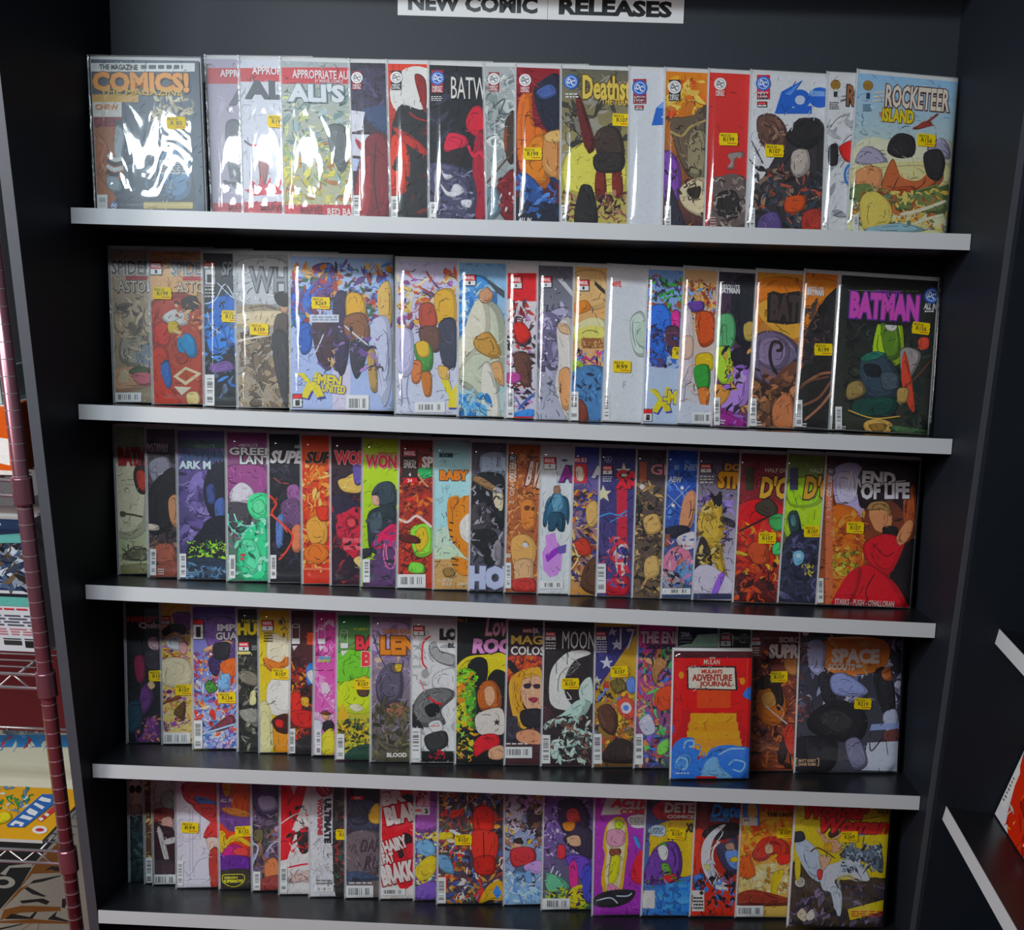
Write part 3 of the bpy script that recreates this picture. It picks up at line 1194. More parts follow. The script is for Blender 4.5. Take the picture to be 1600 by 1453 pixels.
comic(1, 'B1', 453, 450, 'wide-open view of a crowded team cover with yellow tilted title and big barcode', '''
bg a8c4ea c4d0ec
p b8c8f0 1020,500 1560,520 1560,880 1020,870
r 1240 620 1330 880 d8d0e6
s 3a6cc8 1030,240 1100,230 1140,300 1120,400 1040,420
s 2f5cb0 1060,420 1130,420 1130,540 1080,560
s 6a4a8c 1130,130 1240,110 1250,260 1150,270
n 1030 110 1540 420 110 46 3a6cc8 5c3a7c c8843c 8a3c5c d8a860 3a2c3c a83c34 4a86d0 6a4a8c 3c6a4a
s 4a2c3c 1140,400 1240,400 1240,620 1180,620 1150,540
s 3c2c50 1250,280 1320,270 1330,480 1300,660 1260,620
s d8a838 1310,270 1380,260 1410,340 1390,420 1320,430
s 8a5a38 1300,380 1400,360 1430,470 1380,520 1310,480
s 3c3848 1340,500 1420,500 1400,620 1360,690 1330,600
s e8c070 1470,250 1530,200 1540,400 1490,420
s d0d4ec 1450,400 1530,400 1540,700 1500,830 1450,600
s b09058 1420,560 1460,560 1470,740 1435,740
l 8 d8dce8 1300,420 1370,480 1420,520
l 6 c8ccd8 1140,580 1170,520 1200,450
n 1140 420 1480 660 26 40 6a4a8c 3a2c40 9a78b0 c8a070 4a4458
p 3f3d92 1062,668 1104,672 1138,722 1164,662 1190,672 1176,724 1206,792 1164,798 1142,756 1120,800 1082,792 1118,722
p ecdc3c 1056,660 1096,664 1132,712 1156,655 1184,663 1168,715 1198,780 1160,788 1136,744 1112,792 1076,784 1110,712
t -MEN 1142 672 1284 722 ecdc3c 3f3d92 0.05 0.0 -6
t UNITED 1186 722 1306 764 ecdc3c 3f3d92 0.05 0.0 -6
r 1035 768 1086 838 222
r 1038 772 1083 792 d8232f
r 1038 794 1083 834 f4f4f4
t 1 1050 800 1072 828 111 - 0.05
bar 1310 775 1425 862
r 1122 364 1272 404 d8dce8
small 1135 374 1262 400 2 89a
st 1180 306 R269
''', film='c')
comic(1, 'B2', 616, 617, 'lilac-white comic with a leaping yellow and green group in a crinkled sleeve', '''
bg c4c0dc d8dcec
n 75 120 385 420 60 50 e0a83c d8c070 8a4a8c c85a34 5c3a6c e8d8b0 a03c34
s e0b040 270,240 370,220 380,400 300,420
s 3c3c50 290,400 380,380 380,620 310,600
s a8442c 190,300 260,290 280,400 200,420
s 6a4438 190,420 290,420 290,540 210,520
s 4a8c3c 160,510 250,510 255,630 200,650
s e0b83c 170,500 230,490 240,560 190,570
s c87840 150,600 200,600 190,700 150,700
s b8702c 200,660 250,660 250,770 215,770
s d8b060 290,620 340,630 345,690 300,680
s c8c4e4 75,440 150,440 150,640 80,660
l 6 8c88a8 85,660 95,780 90,840
l 6 8c88a8 130,660 120,760 135,830
p 3f3d92 306,700 352,704 366,760 424,690 440,700 400,780 400,850 345,850 350,790
p ecdc3c 300,690 346,694 362,748 416,680 434,690 392,770 390,840 340,840 344,780
bar 165 812 325 866
''', film='c')
comic(1, 'B2', 713, 714, 'icy blue comic with pale robes and crystal facets on the second shelf', '''
bg 7fa8cc a8b8b0
s 4a8ccc 400,180 520,140 600,240 560,420 420,480 400,380
n 400 180 640 480 40 50 5c98d8 8cbcE0 3a70b0 b4d4e8
s b8bca8 400,500 480,400 520,300 580,280 640,380 640,640 560,820 480,760 400,700
s d8d4c0 480,300 540,260 560,440 440,600 400,660 400,560
s b88c4a 480,480 560,440 620,540 590,580 500,540
s c09070 505,240 545,200 580,240 560,280 520,280
l 7 c09070 515,250 508,215
l 7 c09070 540,240 540,200
l 7 c09070 560,250 578,220
s c89a6c 560,620 620,600 640,720 600,700
s dcd8cc 520,640 570,620 620,900 530,900
n 400 760 560 900 24 50 6ab0dc 2f6ca8 a8d0e8 3a7cc0
p 4a5058 525,140 640,220 640,260 600,230
mv 424 136 486 190 1
''')
comic(1, 'B2', 787, 790, 'comic with a red band, tumbling black and red shapes and white streaks', '''
bg e0d8d8 b8b0c0
r 640 125 820 275 c82c30
n 655 270 820 860 60 46 3a3038 8a2c2c d8d4d8 5c3a4c a83c34 2a2a38 b888b8
s c8342c 690,400 740,390 780,460 720,500
s 6a4438 690,560 770,560 780,720 720,700
s b04890 650,660 720,660 720,700 660,710
l 14 3a5c9c 715,850 760,800 800,770
l 12 3a5c9c 700,790 730,840
s 4a8cd8 690,870 790,850 790,890 690,890
r 690 888 790 920 d02c30
mv 674 144 732 206 6
bar 652 740 690 900
''')
comic(1, 'B2', 834, 838, 'dim grey and violet comic with falling snow on the second shelf', '''
bg 5c5c66 a8a8b8
s 6a6280 820,360 920,330 1000,400 1000,600 900,640 820,620
n 820 300 1000 800 22 60 7a7490 565466 8c86a0 a09cb4
s d8d0cc 930,400 1000,400 1000,900 960,880 920,760 940,600
s d8a070 930,660 990,640 1000,820 950,840
s c8a888 925,395 975,400 990,450 940,440
p b4b4b8 920,155 950,155 1010,230 1010,260
e 858 465 5 5 e8e8f0
e 866 550 6 6 e8e8f0
e 846 590 5 5 e8e8f0
e 916 375 6 6 e8e8f0
e 848 670 5 5 e8e8f0
e 912 210 4 4 e8e8f0
mv 834 146 890 200 6
''')
comic(1, 'B2', 888, 895, 'sandy comic with a tiny carnival booth, yellow tents and blue floor', '''
bg d8a86c c4a47c
s e0b880 1005,130 1180,130 1180,300 1005,300
s d8883c 1010,290 1070,270 1100,310 1050,340 1010,330
s c8c49c 1005,420 1100,370 1180,380 1180,470 1005,470
s e0d87c 1010,450 1090,410 1180,420 1180,480 1010,490
r 1050 470 1170 525 8a5a34
n 1050 475 1170 520 16 12 d8c090 b88a50
s 98b83c 1000,600 1060,570 1060,640 1000,660
n 1020 540 1180 660 36 26 8a3c7c 3c2c4c c84a7c 5a78c0 2a2a3c
s 4a74a0 1000,660 1180,640 1180,930 1000,930
n 1010 660 1170 800 18 30 5a8cc4 3a5c88 2f3c5c
s 7a3c30 1030,800 1075,830 1085,930 1030,930
mv 1034 162 1088 218 1
p 3a3430 1120,165 1175,215 1175,240 1120,190
bar 985 755 1034 912
''')
comic(1, 'B2', 938, 948, 'blank pale grey-white comic with only a faint green smudge and a sticker', '''
bg c9cbd0 cfd2d6
r 1190 150 1420 240 bfc2c8
s b8c4bc 1310,380 1370,330 1400,420 1390,560 1330,540
s a8b8ac 1340,420 1400,380 1400,520 1350,500
r 1206 164 1300 200 ddd
t MARVEL 1210 168 1264 196 c83c40 - 0.03
bar 1164 762 1200 906
t F 1268 700 1282 738 aaa
st 1264 622 R99
''')
comic(1, 'B2', 1001, 1010, 'crowded green and blue team comic with a yellow tilted letter title, near the middle', '''
bg 7fa4dc c8d4ee
n 1400 150 1600 360 46 40 3c9c3c 2c4c2c 5c3a7c 8a4a2c 2a2a3c 4aa04a
s 3a6cc8 1410,320 1480,290 1525,340 1520,430 1430,440
s 2f5cb0 1400,440 1480,440 1500,600 1440,620 1400,560
s c83c8c 1530,340 1570,330 1570,420 1535,430
s 5c3a4c 1500,420 1570,420 1560,560 1510,540
n 1400 400 1590 620 26 36 2f5cb0 6a3c5c 1e3c80 3c2c4c
p c8d8f0 1400,620 1590,640 1590,940 1370,940
p 3f3d92 1416,748 1456,750 1486,800 1510,738 1534,745 1516,800 1534,868 1500,872 1484,840 1460,880 1430,868 1468,805
p ecdc3c 1408,740 1448,742 1480,792 1502,730 1526,737 1508,792 1526,858 1494,862 1478,830 1452,870 1424,858 1460,795
t -MEN 1484 752 1640 820 ecdc3c 3f3d92 0.05
r 1376 846 1428 916 222
r 1380 850 1424 870 d8232f
r 1380 872 1424 912 f4f4f4
t 1 1393 878 1413 906 111 - 0.05
st 1580 552 R269
''')
comic(1, 'B3', 1054, 1067, 'team comic with a white-costumed pale mass and green and orange leaping shapes', '''
bg d8b080 d4d8e8
n 210 115 360 300 50 34 a83c34 c8843c 8a4a2c 4a2c3c d8b868 7c98c0
s 5c3a8c 235,225 300,220 300,260 240,265
s b8502c 270,280 350,280 360,400 290,430
s e4d4d8 190,270 250,280 250,560 220,620 190,600
s d8b8a8 200,400 250,390 250,480 205,490
s d8b83c 270,480 340,470 350,540 280,560
s 3c8c3c 260,540 330,530 330,640 280,640
s c87840 280,640 330,640 325,720 295,720
l 5 8c88a8 185,600 180,700 190,780
l 5 8c88a8 220,600 210,700 212,770
p dce0ee 170,700 350,720 340,830 165,830
bar 250 752 345 806
''')
comic(1, 'B3', 1109, 1120, 'comic with a glowing green skyline, magenta ground and violet armour', '''
bg 3c3446 6a3c5c
s 2a2a34 460,120 560,120 560,400 470,420 440,280
s 5a9c6c 370,300 440,280 460,360 440,440 375,450
s a8c84c 365,450 440,450 450,600 380,600
l 6 3c6a3c 395,320 398,430
l 6 3c6a3c 415,330 418,420
l 6 6a8a2c 410,460 412,520
s a89050 500,330 545,320 545,400 505,400
s b088d0 450,540 520,520 520,680 460,760 390,780 400,700 460,640
s d0b0e8 470,560 510,550 510,600 470,610
s 2c2430 440,460 520,440 520,540 460,540
s d89850 355,620 430,640 410,700 355,720
s 8a2c7c 340,720 500,780 500,830 340,830
n 360 440 530 820 22 36 3c2c48 8c64b4 2a2230 c89858
t ABSOLUTE 384 140 480 158 e8e8e8 - 0.03
t BATMAN 384 158 480 178 e8e8e8 - 0.05
bar 354 680 384 812
small 388 788 410 812 2 ddd
''')
comic(1, 'B3', 1166, 1180, 'sunset-orange comic with a curled dark tail over a violet cloud', '''
bg e09c48 6a4a3c
s d88030 560,130 790,130 790,380 700,400 600,320 560,360
s f0b858 560,250 640,220 780,330 740,400 620,340
s 6a5c78 550,400 640,360 740,410 780,500 740,640 560,600
s 7c6c88 580,420 660,390 720,450 680,540 580,520
l 16 3a2c30 690,600 640,540 625,470 640,415 675,420 680,450 655,455
s 6a4434 640,620 720,520 780,530 780,830 640,830
n 520 560 780 830 44 50 5a3a2c 8a5a40 3a2824 a87050 4a302a
s b0704c 640,720 720,660 740,830 650,830
p 2c2624 612,180 640,168 680,180 760,168 790,175 790,320 700,330 610,318
t BATMAN 622 200 930 310 4a3c36 - 0.06
bar 524 684 560 820
small 560 795 585 820 2 ddd
''')
comic(1, 'B3', 1237, 1255, 'fiery orange comic with black spikes and long brown strands, beside the last on the shelf', '''
bg d87a38 3a2c2a
s e89040 790,130 950,130 850,240 800,330
s 2c2628 800,400 840,300 960,160 970,560 800,560
n 790 240 950 560 26 56 3a3032 211c1e 54403a
l 5 2c2628 810,290 860,320
l 5 2c2628 850,220 890,260
s 2a2624 770,560 960,480 960,850 750,850
l 12 8a5a44 780,620 860,570 920,560
l 12 7a4e3c 780,720 860,680 920,600
l 12 94644c 790,790 870,720 930,640
l 10 6a4434 760,640 820,600 910,580
t ABSOLUTE 802 152 884 168 e8e8e8 - 0.03
t BATMAN 802 168 884 188 e8e8e8 - 0.05
bar 744 692 780 828
small 776 804 802 828 2 ddd
st 880 450 R199
''')
comic(1, 'B3', 1294, 1310, 'dark comic with a violet-pink block title and a lime hooded cloth shape', '''
bg 1f221e 3a3c30
n 990 300 1440 860 60 60 2c302c 1a1c1c 3c4438 23302e
s 9ab83c 1150,310 1200,285 1255,310 1265,480 1210,530 1120,480
s 5a7c2c 1160,330 1200,310 1240,340 1250,470 1200,500 1170,440
s e0dcd8 1180,315 1215,305 1235,340 1215,360 1185,350
s 6a3c7c 1222,310 1244,312 1240,332 1224,330
s 3a4a58 1060,500 1130,460 1180,480 1240,560 1230,680 1080,680
s 2f6c5a 1060,490 1120,460 1180,470 1150,490 1080,510
s 4a5660 1160,560 1240,570 1230,640 1170,640
s 23262a 1080,520 1150,530 1150,580 1090,570
s 8a8480 1250,460 1300,440 1350,480 1290,600 1260,580
s c84c38 1270,460 1300,560 1320,740 1290,720 1260,600
s c8503c 1340,400 1385,395 1385,440 1345,450
l 7 6a3c2c 1260,640 1330,580 1400,500
s 8a7448 1000,620 1060,600 1080,660 1000,690
s a08450 1240,640 1290,640 1280,700 1240,700
s 1f4a40 1030,700 1220,680 1210,760 1040,770
l 6 c8a050 1000,740 1120,780 1250,770
s d0a860 1080,800 1150,785 1210,805 1200,845 1140,858 1085,840
s 8a6a38 1110,810 1180,808 1170,840 1120,840
s 4c6848 1200,820 1300,830 1400,850 1250,856
p 20231c 1015,180 1350,180 1345,340 1010,320
l 4 6a8a3c 1000,165 1340,170
t ABSOLUTE 1120 168 1255 192 8a4aa8 - 0.02
t BATMAN 1005 190 1345 296 b0489c 5a2c80 0.06
dc 1403 190 38 2a58a8
t ALL_IN 1362 230 1428 256 f0f0f0 - 0.04 0.2
small 1368 262 1412 278 1 ccc
bar 938 724 970 842
small 965 818 992 842 2 ddd
st 1349 348 R156
''', mar=0.0075, W=0.164)

# ---- third shelf
comic(2, 'C1', 180, 171, 'pale olive comic with red title and distant gun barrel, first on third shelf', '''
bg 8fae8c c4c09c
s d4d0b4 130,260 330,250 330,620 140,640
t BATMAN 168 142 420 252 a02430 - 0.08
l 12 5a5844 185,530 240,535 310,550
s 5c5a44 180,520 205,522 205,545 182,545
s 6a6850 195,770 260,720 320,740 330,800 210,800
n 200 720 330 800 14 26 4a4834 7c7a60 8c8a70
s 8a8660 145,840 330,820 345,880 150,885
s 3c2c2a 255,300 290,220 330,230 330,400 280,400
s c8483c 275,290 310,280 330,330 320,400 285,370
''', yb=898)
comic(2, 'C1', 231, 226, 'murky brown comic with spiked black leather shapes in a tall white-topped sleeve', '''
bg 5c5460 4a342c
n 335 180 520 900 70 50 3a3034 2a2226 6a5a5c 8a6a58 4a3c40 1e1a1e
s 8c8894 345,240 450,200 480,330 380,360
s 2a2428 340,420 420,300 500,280 510,520 460,620 350,640
s c89068 460,450 510,430 510,600 470,570
s d8c8b8 345,590 400,600 400,625 345,625
s a8604c 380,720 480,710 500,800 400,820
s 8a4a3c 400,830 510,800 510,900 350,905
t BATMAN 335 122 455 152 e4e0e4 - 0.05
t DARK_PATTERN 340 152 455 172 e4e0e4
bar 352 735 388 888
small 398 850 432 890 3 e0d0d0
''', yb=903, board=0.0095)
comic(2, 'C1', 278, 274, 'deep violet comic with green grass glow along its foot, third shelf', '''
bg 6a5c90 3c3460
n 505 280 700 700 36 80 7a6ca8 5a4c84 8a7cb8 4c4076
r 500 105 800 152 3c5a62
t ABSOLUTE 605 128 730 148 7c9a84
t BATMAN 540 160 830 225 3c5678 - 0.06
t ARK_M 520 225 705 270 c8d8dc 3c4a6a 0.05
s 1f2030 690,300 720,250 790,240 800,560 760,580 690,520 670,400
s 3c4c84 680,380 720,360 730,460 690,470
s 4a62a0 730,470 780,440 780,560 740,570
s 181828 560,780 660,620 700,560 800,560 800,790
n 560 690 800 800 60 26 8ac83c c8e85c 2f4a3c 1c2c2c 5a9c3c
s 26364c 515,800 800,800 800,930 515,930
n 520 820 790 920 30 36 3c5a78 1e2c40 5a80a0
bar 524 762 562 900
small 570 870 605 905 3 8ac
''', yb=906)
comic(2, 'C1', 354, 351, 'mint and plum comic with a glowing green figure-like cloud and squared white title', '''
bg 8a3c78 3c7a5c
s 8f4a80 795,260 1035,260 1035,420 800,440
s c8c4cc 820,400 880,350 940,380 960,440 900,470 820,460
s 4c4850 800,480 900,470 950,520 900,640 800,620
s 5ce09c 930,440 990,410 1035,430 1035,560 960,560 920,500
s 7cecb0 950,470 1000,450 1020,500 970,530
s 48c48c 900,640 1000,580 1035,580 1035,925 900,920 860,780
s 6cdca8 880,700 960,690 1000,800 940,880
l 9 8cf0e0 805,530 810,600 870,650 920,620
l 8 a8f4e8 840,530 860,580 900,600 960,600
s e8585c 875,770 905,765 905,800 880,800
n 800 560 1035 920 26 36 3cb080 8cecc0 2a7a5c b0f4d8
t ABSOLUTE 868 124 978 140 e0d0e0
t GREEN 812 148 1080 188 dce4e4 4a4450 0.03
t LANTERN 874 196 1190 242 dce4e4 4a4450 0.03
bar 812 770 848 906
''', yb=908)
comic(2, 'C1', 419, 417, 'black comic with forked red lightning and a slanted white title', '''
bg 23222a 1c1b22
n 1045 260 1220 900 20 70 2e2c38 18171d 383442
s 8c5a8c 1150,380 1200,360 1225,400 1225,480 1160,460
s 6a4a70 1110,480 1180,440 1225,480 1225,620 1140,600
s 5c78b0 1090,560 1130,540 1120,700 1090,720
s c87858 1180,620 1225,600 1225,740 1180,740
l 12 e04a38 1040,420 1085,470 1060,530 1120,590 1180,660 1150,740 1100,800
l 7 e86a50 1040,530 1100,570 1150,640
l 5 b04a48 1070,320 1110,350 1160,355
t SUPERMAN 1048 168 1480 238 e4e6ea - 0.05 0.3
t ABSOLUTE 1190 132 1300 150 c8c8d0
bar 1052 770 1086 908
''', yb=910)
comic(2, 'C1', 471, 468, 'blazing orange-red comic with lava swirls and a slanted black title', '''
bg d8542c b83424
n 1232 260 1400 840 90 60 e8783c c8402c f0a850 a82c24 f4c878 d85a2c
s f0b058 1260,590 1330,540 1380,600 1370,700 1290,700
s e8803c 1250,740 1330,700 1390,760 1340,820 1260,800
s c83c28 1320,500 1385,490 1390,560 1340,570
t SUPERMAN 1252 172 1690 240 2a2022 e87848 0.05 0.3
r 1225 845 1400 858 f08060
''', yb=911)
comic(2, 'C1', 515, 514, 'dark maroon comic with a gold crescent and a crimson jacket with bandolier dots', '''
bg 4a2030 3c1c2c
s 3a2430 1405,250 1580,230 1580,420 1420,440
s f0c870 1445,340 1490,325 1530,300 1570,300 1575,400 1500,405 1460,385
s 5c4c90 1535,230 1580,220 1580,350 1540,350
s 2f2440 1405,450 1480,420 1580,480 1580,560 1405,640
s b82c40 1430,570 1500,520 1580,510 1580,800 1480,790
e 1522 583 40 42 8a1c2c
e 1522 583 22 24 d85058
r 1470 672 1580 698 d8606a
r 1478 715 1580 740 d8606a
s 301a2c 1405,740 1500,760 1560,860 1450,930 1405,930
s e8d088 1535,800 1580,780 1580,850
n 1410 430 1580 930 20 36 5a2434 2a1824 8a2834
t WONDER 1425 170 1760 242 c83c4c f0b0a8 0.04
''', yb=912)
comic(2, 'C2', 562, 565, 'lime-yellow comic with a slate-blue cowled bust and a pink coil, third shelf', '''
bg c4e02c 8ab02c
s 3a4a54 150,360 190,310 250,300 285,340 285,440 200,440 160,400
s d8a898 150,380 185,385 190,430 160,430
s 2c3a42 130,480 200,440 285,440 285,700 150,700 125,580
s 4a5a64 140,500 200,470 210,560 150,600
s c82c5c 150,660 200,590 285,540 290,660 200,690
s 5c3c68 100,890 180,700 290,690 290,890
s 2c3038 85,690 145,680 140,720 85,740
l 8 f07cac 225,640 215,720 240,790 275,780 285,700 270,640
l 7 f08cb4 240,630 230,700 250,770 280,720
n 130 440 285 880 16 40 2c3840 6a4a78 44545e
t ABSOLUTE 178 135 290 150 b83c50
t WONDER 112 152 420 222 c83c4c f4d0c0 0.04
small 104 708 148 735 2 222
bar 98 740 138 872
''', yb=915)
comic(2, 'C2', 618, 622, 'red and green comic of tangled tendrils with a white jagged streak', '''
bg 7a2a22 a8382c
n 300 120 490 820 90 46 8a2c24 c84030 5c2018 3a1814 d8743c a8342a
s 3c9c5c 410,230 490,210 490,270 420,280
s 8cc84c 370,580 430,540 490,560 490,700 400,720
s e0c048 400,590 450,560 470,640 410,700
l 14 f8e4e0 300,510 350,530 400,495 450,525 490,560
l 10 f09c80 400,240 440,300 470,330
s 5c2018 310,600 400,610 420,650 320,640
s 7ac050 370,760 440,770 440,820 360,810
r 318 118 410 300 3a2424
r 330 122 400 155 d8232f
t MARVEL 334 128 396 150 fff - 0.03
t DEATH 332 178 400 200 e8e4e0 - 0.02
t SPIRAL 330 198 404 222 e8e4e0 - 0.02
t 4 358 250 372 270 fff
r 326 278 406 308 d8232f
t 24 352 284 378 302 fff - 0.03
t SPIDER 432 162 640 222 e4dcd8 6a2420 0.05
bar 288 826 455 902
''', yb=918)
comic(2, 'C2', 675, 676, 'soft teal children\'s comic with a round orange cub shape and bubbly title', '''
bg 9cc4c4 b8bca0
r 500 120 710 560 9cc4c8
r 500 280 510 680 84b0b4
r 500 680 710 740 c8dcc0
r 500 740 710 920 b08c5c
s e8943c 590,400 630,380 660,400 710,400 710,720 640,680 590,600 580,460
s c87830 595,440 600,405 635,395 640,420 610,450
s f4f0e8 650,540 680,500 710,490 710,640 670,630 650,590
l 14 3a2c24 590,530 612,538
l 14 3a2c24 586,570 606,580
l 14 3a2c24 592,610 612,615
l 14 3a2c24 608,650 628,640
l 6 3a2c24 545,480 560,505
l 6 3a2c24 570,470 575,500
s e8943c 600,740 650,730 700,760 700,830 640,820
l 14 3a2c24 600,735 640,745
l 14 3a2c24 605,770 640,775
s 8a6a40 555,800 600,790 620,830 570,840
t BOOM! 532 136 608 162 2a3c40 - 0.05
t BABY 534 236 700 292 e88c34 5a2c1c 0.07
t BRUCE 552 852 606 868 efe8d8 - 0.02
t ELLIS 552 874 606 890 efe8d8 - 0.02
t SIMON 640 874 700 890 efe8d8 - 0.02
''', yb=922)
comic(2, 'C2', 730, 734, 'charcoal comic with two huge white letters along its foot', '''
bg 5c5a66 4a4854
s 8a94a4 770,150 905,140 905,260 780,270
t BLUES 775 165 1060 240 a8bcd0 - 0.08
s 1c1c22 715,360 760,260 850,250 905,300 905,560 740,500
s 8a6a48 720,290 760,270 870,340 880,370 800,340
s d8ccb0 840,340 890,350 890,460 850,440
s 4a444c 710,460 800,420 830,560 720,590
s 1f2024 710,590 780,570 860,600 870,780 800,780 770,700 720,650
s 7a747c 850,640 890,650 880,780 850,760
n 710 260 905 780 30 40 2a2a30 17171b 6a6670 8c8890
n 710 790 905 920 20 40 3a3a42 56545e 2a2a30
t HOWL 694 782 1120 912 c4cbe8 4a4c64 0.09
''', yb=924)
comic(2, 'C2', 786, 791, 'rusty brown comic with a vertical spine title and a carved stone face texture', '''
bg a05c38 8a5034
n 912 140 1100 900 80 46 b8703c 8a4a2c c88850 6a3824 a8603a d89c68
s c07840 1000,420 1060,400 1085,470 1070,560 1010,570
s 6a3824 1020,440 1045,440 1040,460 1020,460
s 6a3824 1055,445 1075,445 1070,465 1055,462
s d8a868 940,640 1020,600 1080,660 1060,780 970,820
e 1022 660 15 15 d8d4e0
s d0a880 960,760 1060,750 1050,900 980,900
s a83834 950,860 1060,850 1080,920 960,920
t VERTIGO 928 185 972 302 d8c8b8 - 0.05 0 v
dc 950 168 24 3a2c28
t B_VIXEN 1032 200 1200 340 dcc8c0 6a3028 0.05 0 -12
t NO._2 930 315 960 425 c8b8a8 - 0.01 0 v
bar 908 760 940 905
small 912 708 938 755 1 d8c8b8
''', yb=924)
comic(2, 'C2', 838, 844, 'white comic with a small navy-suited back view above a lilac torn shape', '''
bg c8cccf cfd2d4
r 1200 140 1290 310 b8bec8
s 2f5c78 1150,400 1180,380 1225,378 1262,400 1272,480 1262,545 1240,500 1160,500 1140,555 1122,540 1132,450
s 5a88a0 1175,375 1225,372 1240,440 1215,470 1180,465
s 274e66 1160,485 1240,485 1242,578 1205,575 1200,530 1190,575 1153,576
s 8a6a58 1185,330 1212,325 1220,360 1200,372 1184,360
p c088cc 1135,605 1190,590 1200,640 1232,680 1225,790 1205,830 1160,845 1122,800 1118,700 1140,660
p 7c2c9c 1135,715 1205,670 1215,700 1145,760
p 5a4a8c 1200,672 1255,655 1250,705 1212,712
mv 1128 164 1192 228 9
t * 1228 170 1258 205 222 - 0.05
t AVENGERS 1212 222 1700 302 7c2c7c 222 0.07
bar 1100 866 1236 908
''', yb=925)
comic(2, 'C2', 887, 895, 'royal blue comic with fiery golden splashes below a small red portrait box', '''
bg 2c3c8c a8783c
n 1290 330 1440 900 80 46 2c3c90 e0a850 c87030 8a3c2c f0d088 4a3c6c 3a2c3c
s d8b070 1370,440 1420,410 1440,500 1400,560 1370,520
s a83828 1290,660 1360,620 1400,700 1340,720
s 5c3a28 1340,900 1360,780 1420,730 1440,740 1440,930
l 10 f4dc98 1280,800 1320,740 1310,700 1290,650
r 1292 200 1370 308 c83430
s d8c8b8 1310,220 1345,220 1350,290 1315,290
r 1290 162 1370 192 d8232f
t MARVEL 1293 168 1334 186 fff - 0.03
r 1340 166 1368 188 f4f4f4
t 9 1350 168 1360 186 111
t AMERICA 1395 222 1800 280 e8e8ec 30407c 0.07
''', yb=927)
comic(2, 'C2', 929, 936, 'midnight blue comic with a red stripe, cream stars and blue sparks', '''
bg 34346c 4c3c70
r 1540 330 1600 640 a82c3c
l 8 4aa8ec 1440,500 1500,480 1550,490 1600,465
l 6 4aa8ec 1500,530 1560,500 1600,490
p f0e8c8 1463,318 1478,352 1510,352 1486,374 1496,412 1464,390 1436,412 1442,372 1420,352 1452,350
p f0e8d0 1580,190 1592,226 1620,226 1600,250 1604,290 1576,268 1548,284 1558,246 1536,228 1568,226
s c83c48 1500,720 1540,640 1600,630 1600,760 1530,760
s d8d4dc 1520,720 1560,660 1600,660 1600,730
s 3c3c84 1540,700 1570,670 1600,680 1600,720
p e4dcd8 1530,760 1600,760 1600,800 1555,870
r 1545 770 1565 850 c02c38
s a02430 1480,860 1600,840 1600,940 1480,940
n 1440 620 1600 900 30 36 6a4c8c d8888c 2c2c58 c83c48
t CAPTAIN 1535 245 1900 290 d83440 30243c 0.05
t AMERICA 1532 290 1900 340 d83440 30243c 0.07
e 1493 174 20 20 8a8ca8
e 1493 174 15 15 34346c
t A 1484 164 1502 184 c8c8d8
mv 1462 210 1514 258 8
small 1460 270 1515 305 3 c8c8d8
bar 1420 766 1478 932
''', yb=928)
comic(2, 'C3', 985, 993, 'dark bronze comic of curling tentacle limbs, between two blue comics', '''
bg 4c4450 6a5440
n 145 170 280 690 90 34 3a3230 6a5840 8a7450 2a2422 a88c5c 54463a
l 10 2a2422 160,260 170,340 155,380
s b89860 190,350 250,330 270,400 210,420
s c0a068 200,540 250,520 260,600 200,620
l 9 a88858 180,670 220,600 250,590
l 8 8a6c40 150,240 200,210 250,200
r 172 92 205 180 8a4a38
e 184 205 12 12 d8d0d0
t GE 222 105 320 150 c8808c - 0.02
''', yb=931)
comic(2, 'C3', 1030, 1041, 'starry blue comic with a wire cage pattern and a pink-robed sprawl', '''
bg 2c50a8 3c4c6c
n 290 90 440 400 40 30 4a7cd8 1e3c88 6ca0ec 24407c
l 4 d8e8fc 290,310 400,200
l 4 d8e8fc 300,240 390,330
l 4 d8e8fc 320,180 410,290
e 366 210 8 8 fff
e 325 290 8 8 fff
s c08868 370,280 410,220 430,260 410,380 370,420 360,480 345,470
s 2c2c3c 285,400 360,380 400,400 340,440
s d884a0 270,570 310,490 380,480 410,540 360,600 290,620
s e0d8dc 340,440 420,410 430,470 380,490
s 7c4c3c 275,440 310,420 310,470 280,480
s 5a80a8 340,570 410,540 410,640 350,640
s 8a8490 270,610 340,590 370,660 290,670
n 270 440 420 660 36 26 c87898 3c5c94 a86c58 e8c0d0 2c2c40
e 341 116 17 17 3c70c8
t DC 331 108 351 124 dce8f8
t NEW 376 105 470 130 a8c4ec - 0.04
t AEW 303 160 366 184 e4ecf8 2c50a8 0.05
bar 272 666 404 694
''', yb=933)
comic(2, 'C3', 1079, 1090, 'plum and grey comic with a tall golden horned shape and orange block title', '''
bg 4a3c54 b8b0c0
n 440 240 600 460 30 50 5a4870 3c2c4c 7c64a0 8a78b8
s c8a850 440,360 480,280 540,270 550,420 510,470 450,430
s a88c40 480,470 540,460 555,540 590,680 570,700 520,560 480,520
s 3a3034 415,600 450,440 490,480 500,560 450,620
s d8c078 455,300 500,280 500,320 460,330
s 2f2830 505,270 500,230 520,260 540,230 545,280 520,300
s 3c3440 545,340 600,360 600,390 550,370
s c4bccc 410,600 480,560 600,640 590,710 410,690
s 8c5cc0 500,690 540,600 560,610 520,700
n 440 280 560 560 26 28 8a7030 e0c880 5a4824
mv 450 102 498 140 4
small 446 155 510 195 3 ccc
t DOCTOR 560 106 760 132 e8a838 - 0.05
t STRANGE 526 145 800 212 e8a838 5a3418 0.07
r 408 690 590 716 3c3c5c
''', yb=936)
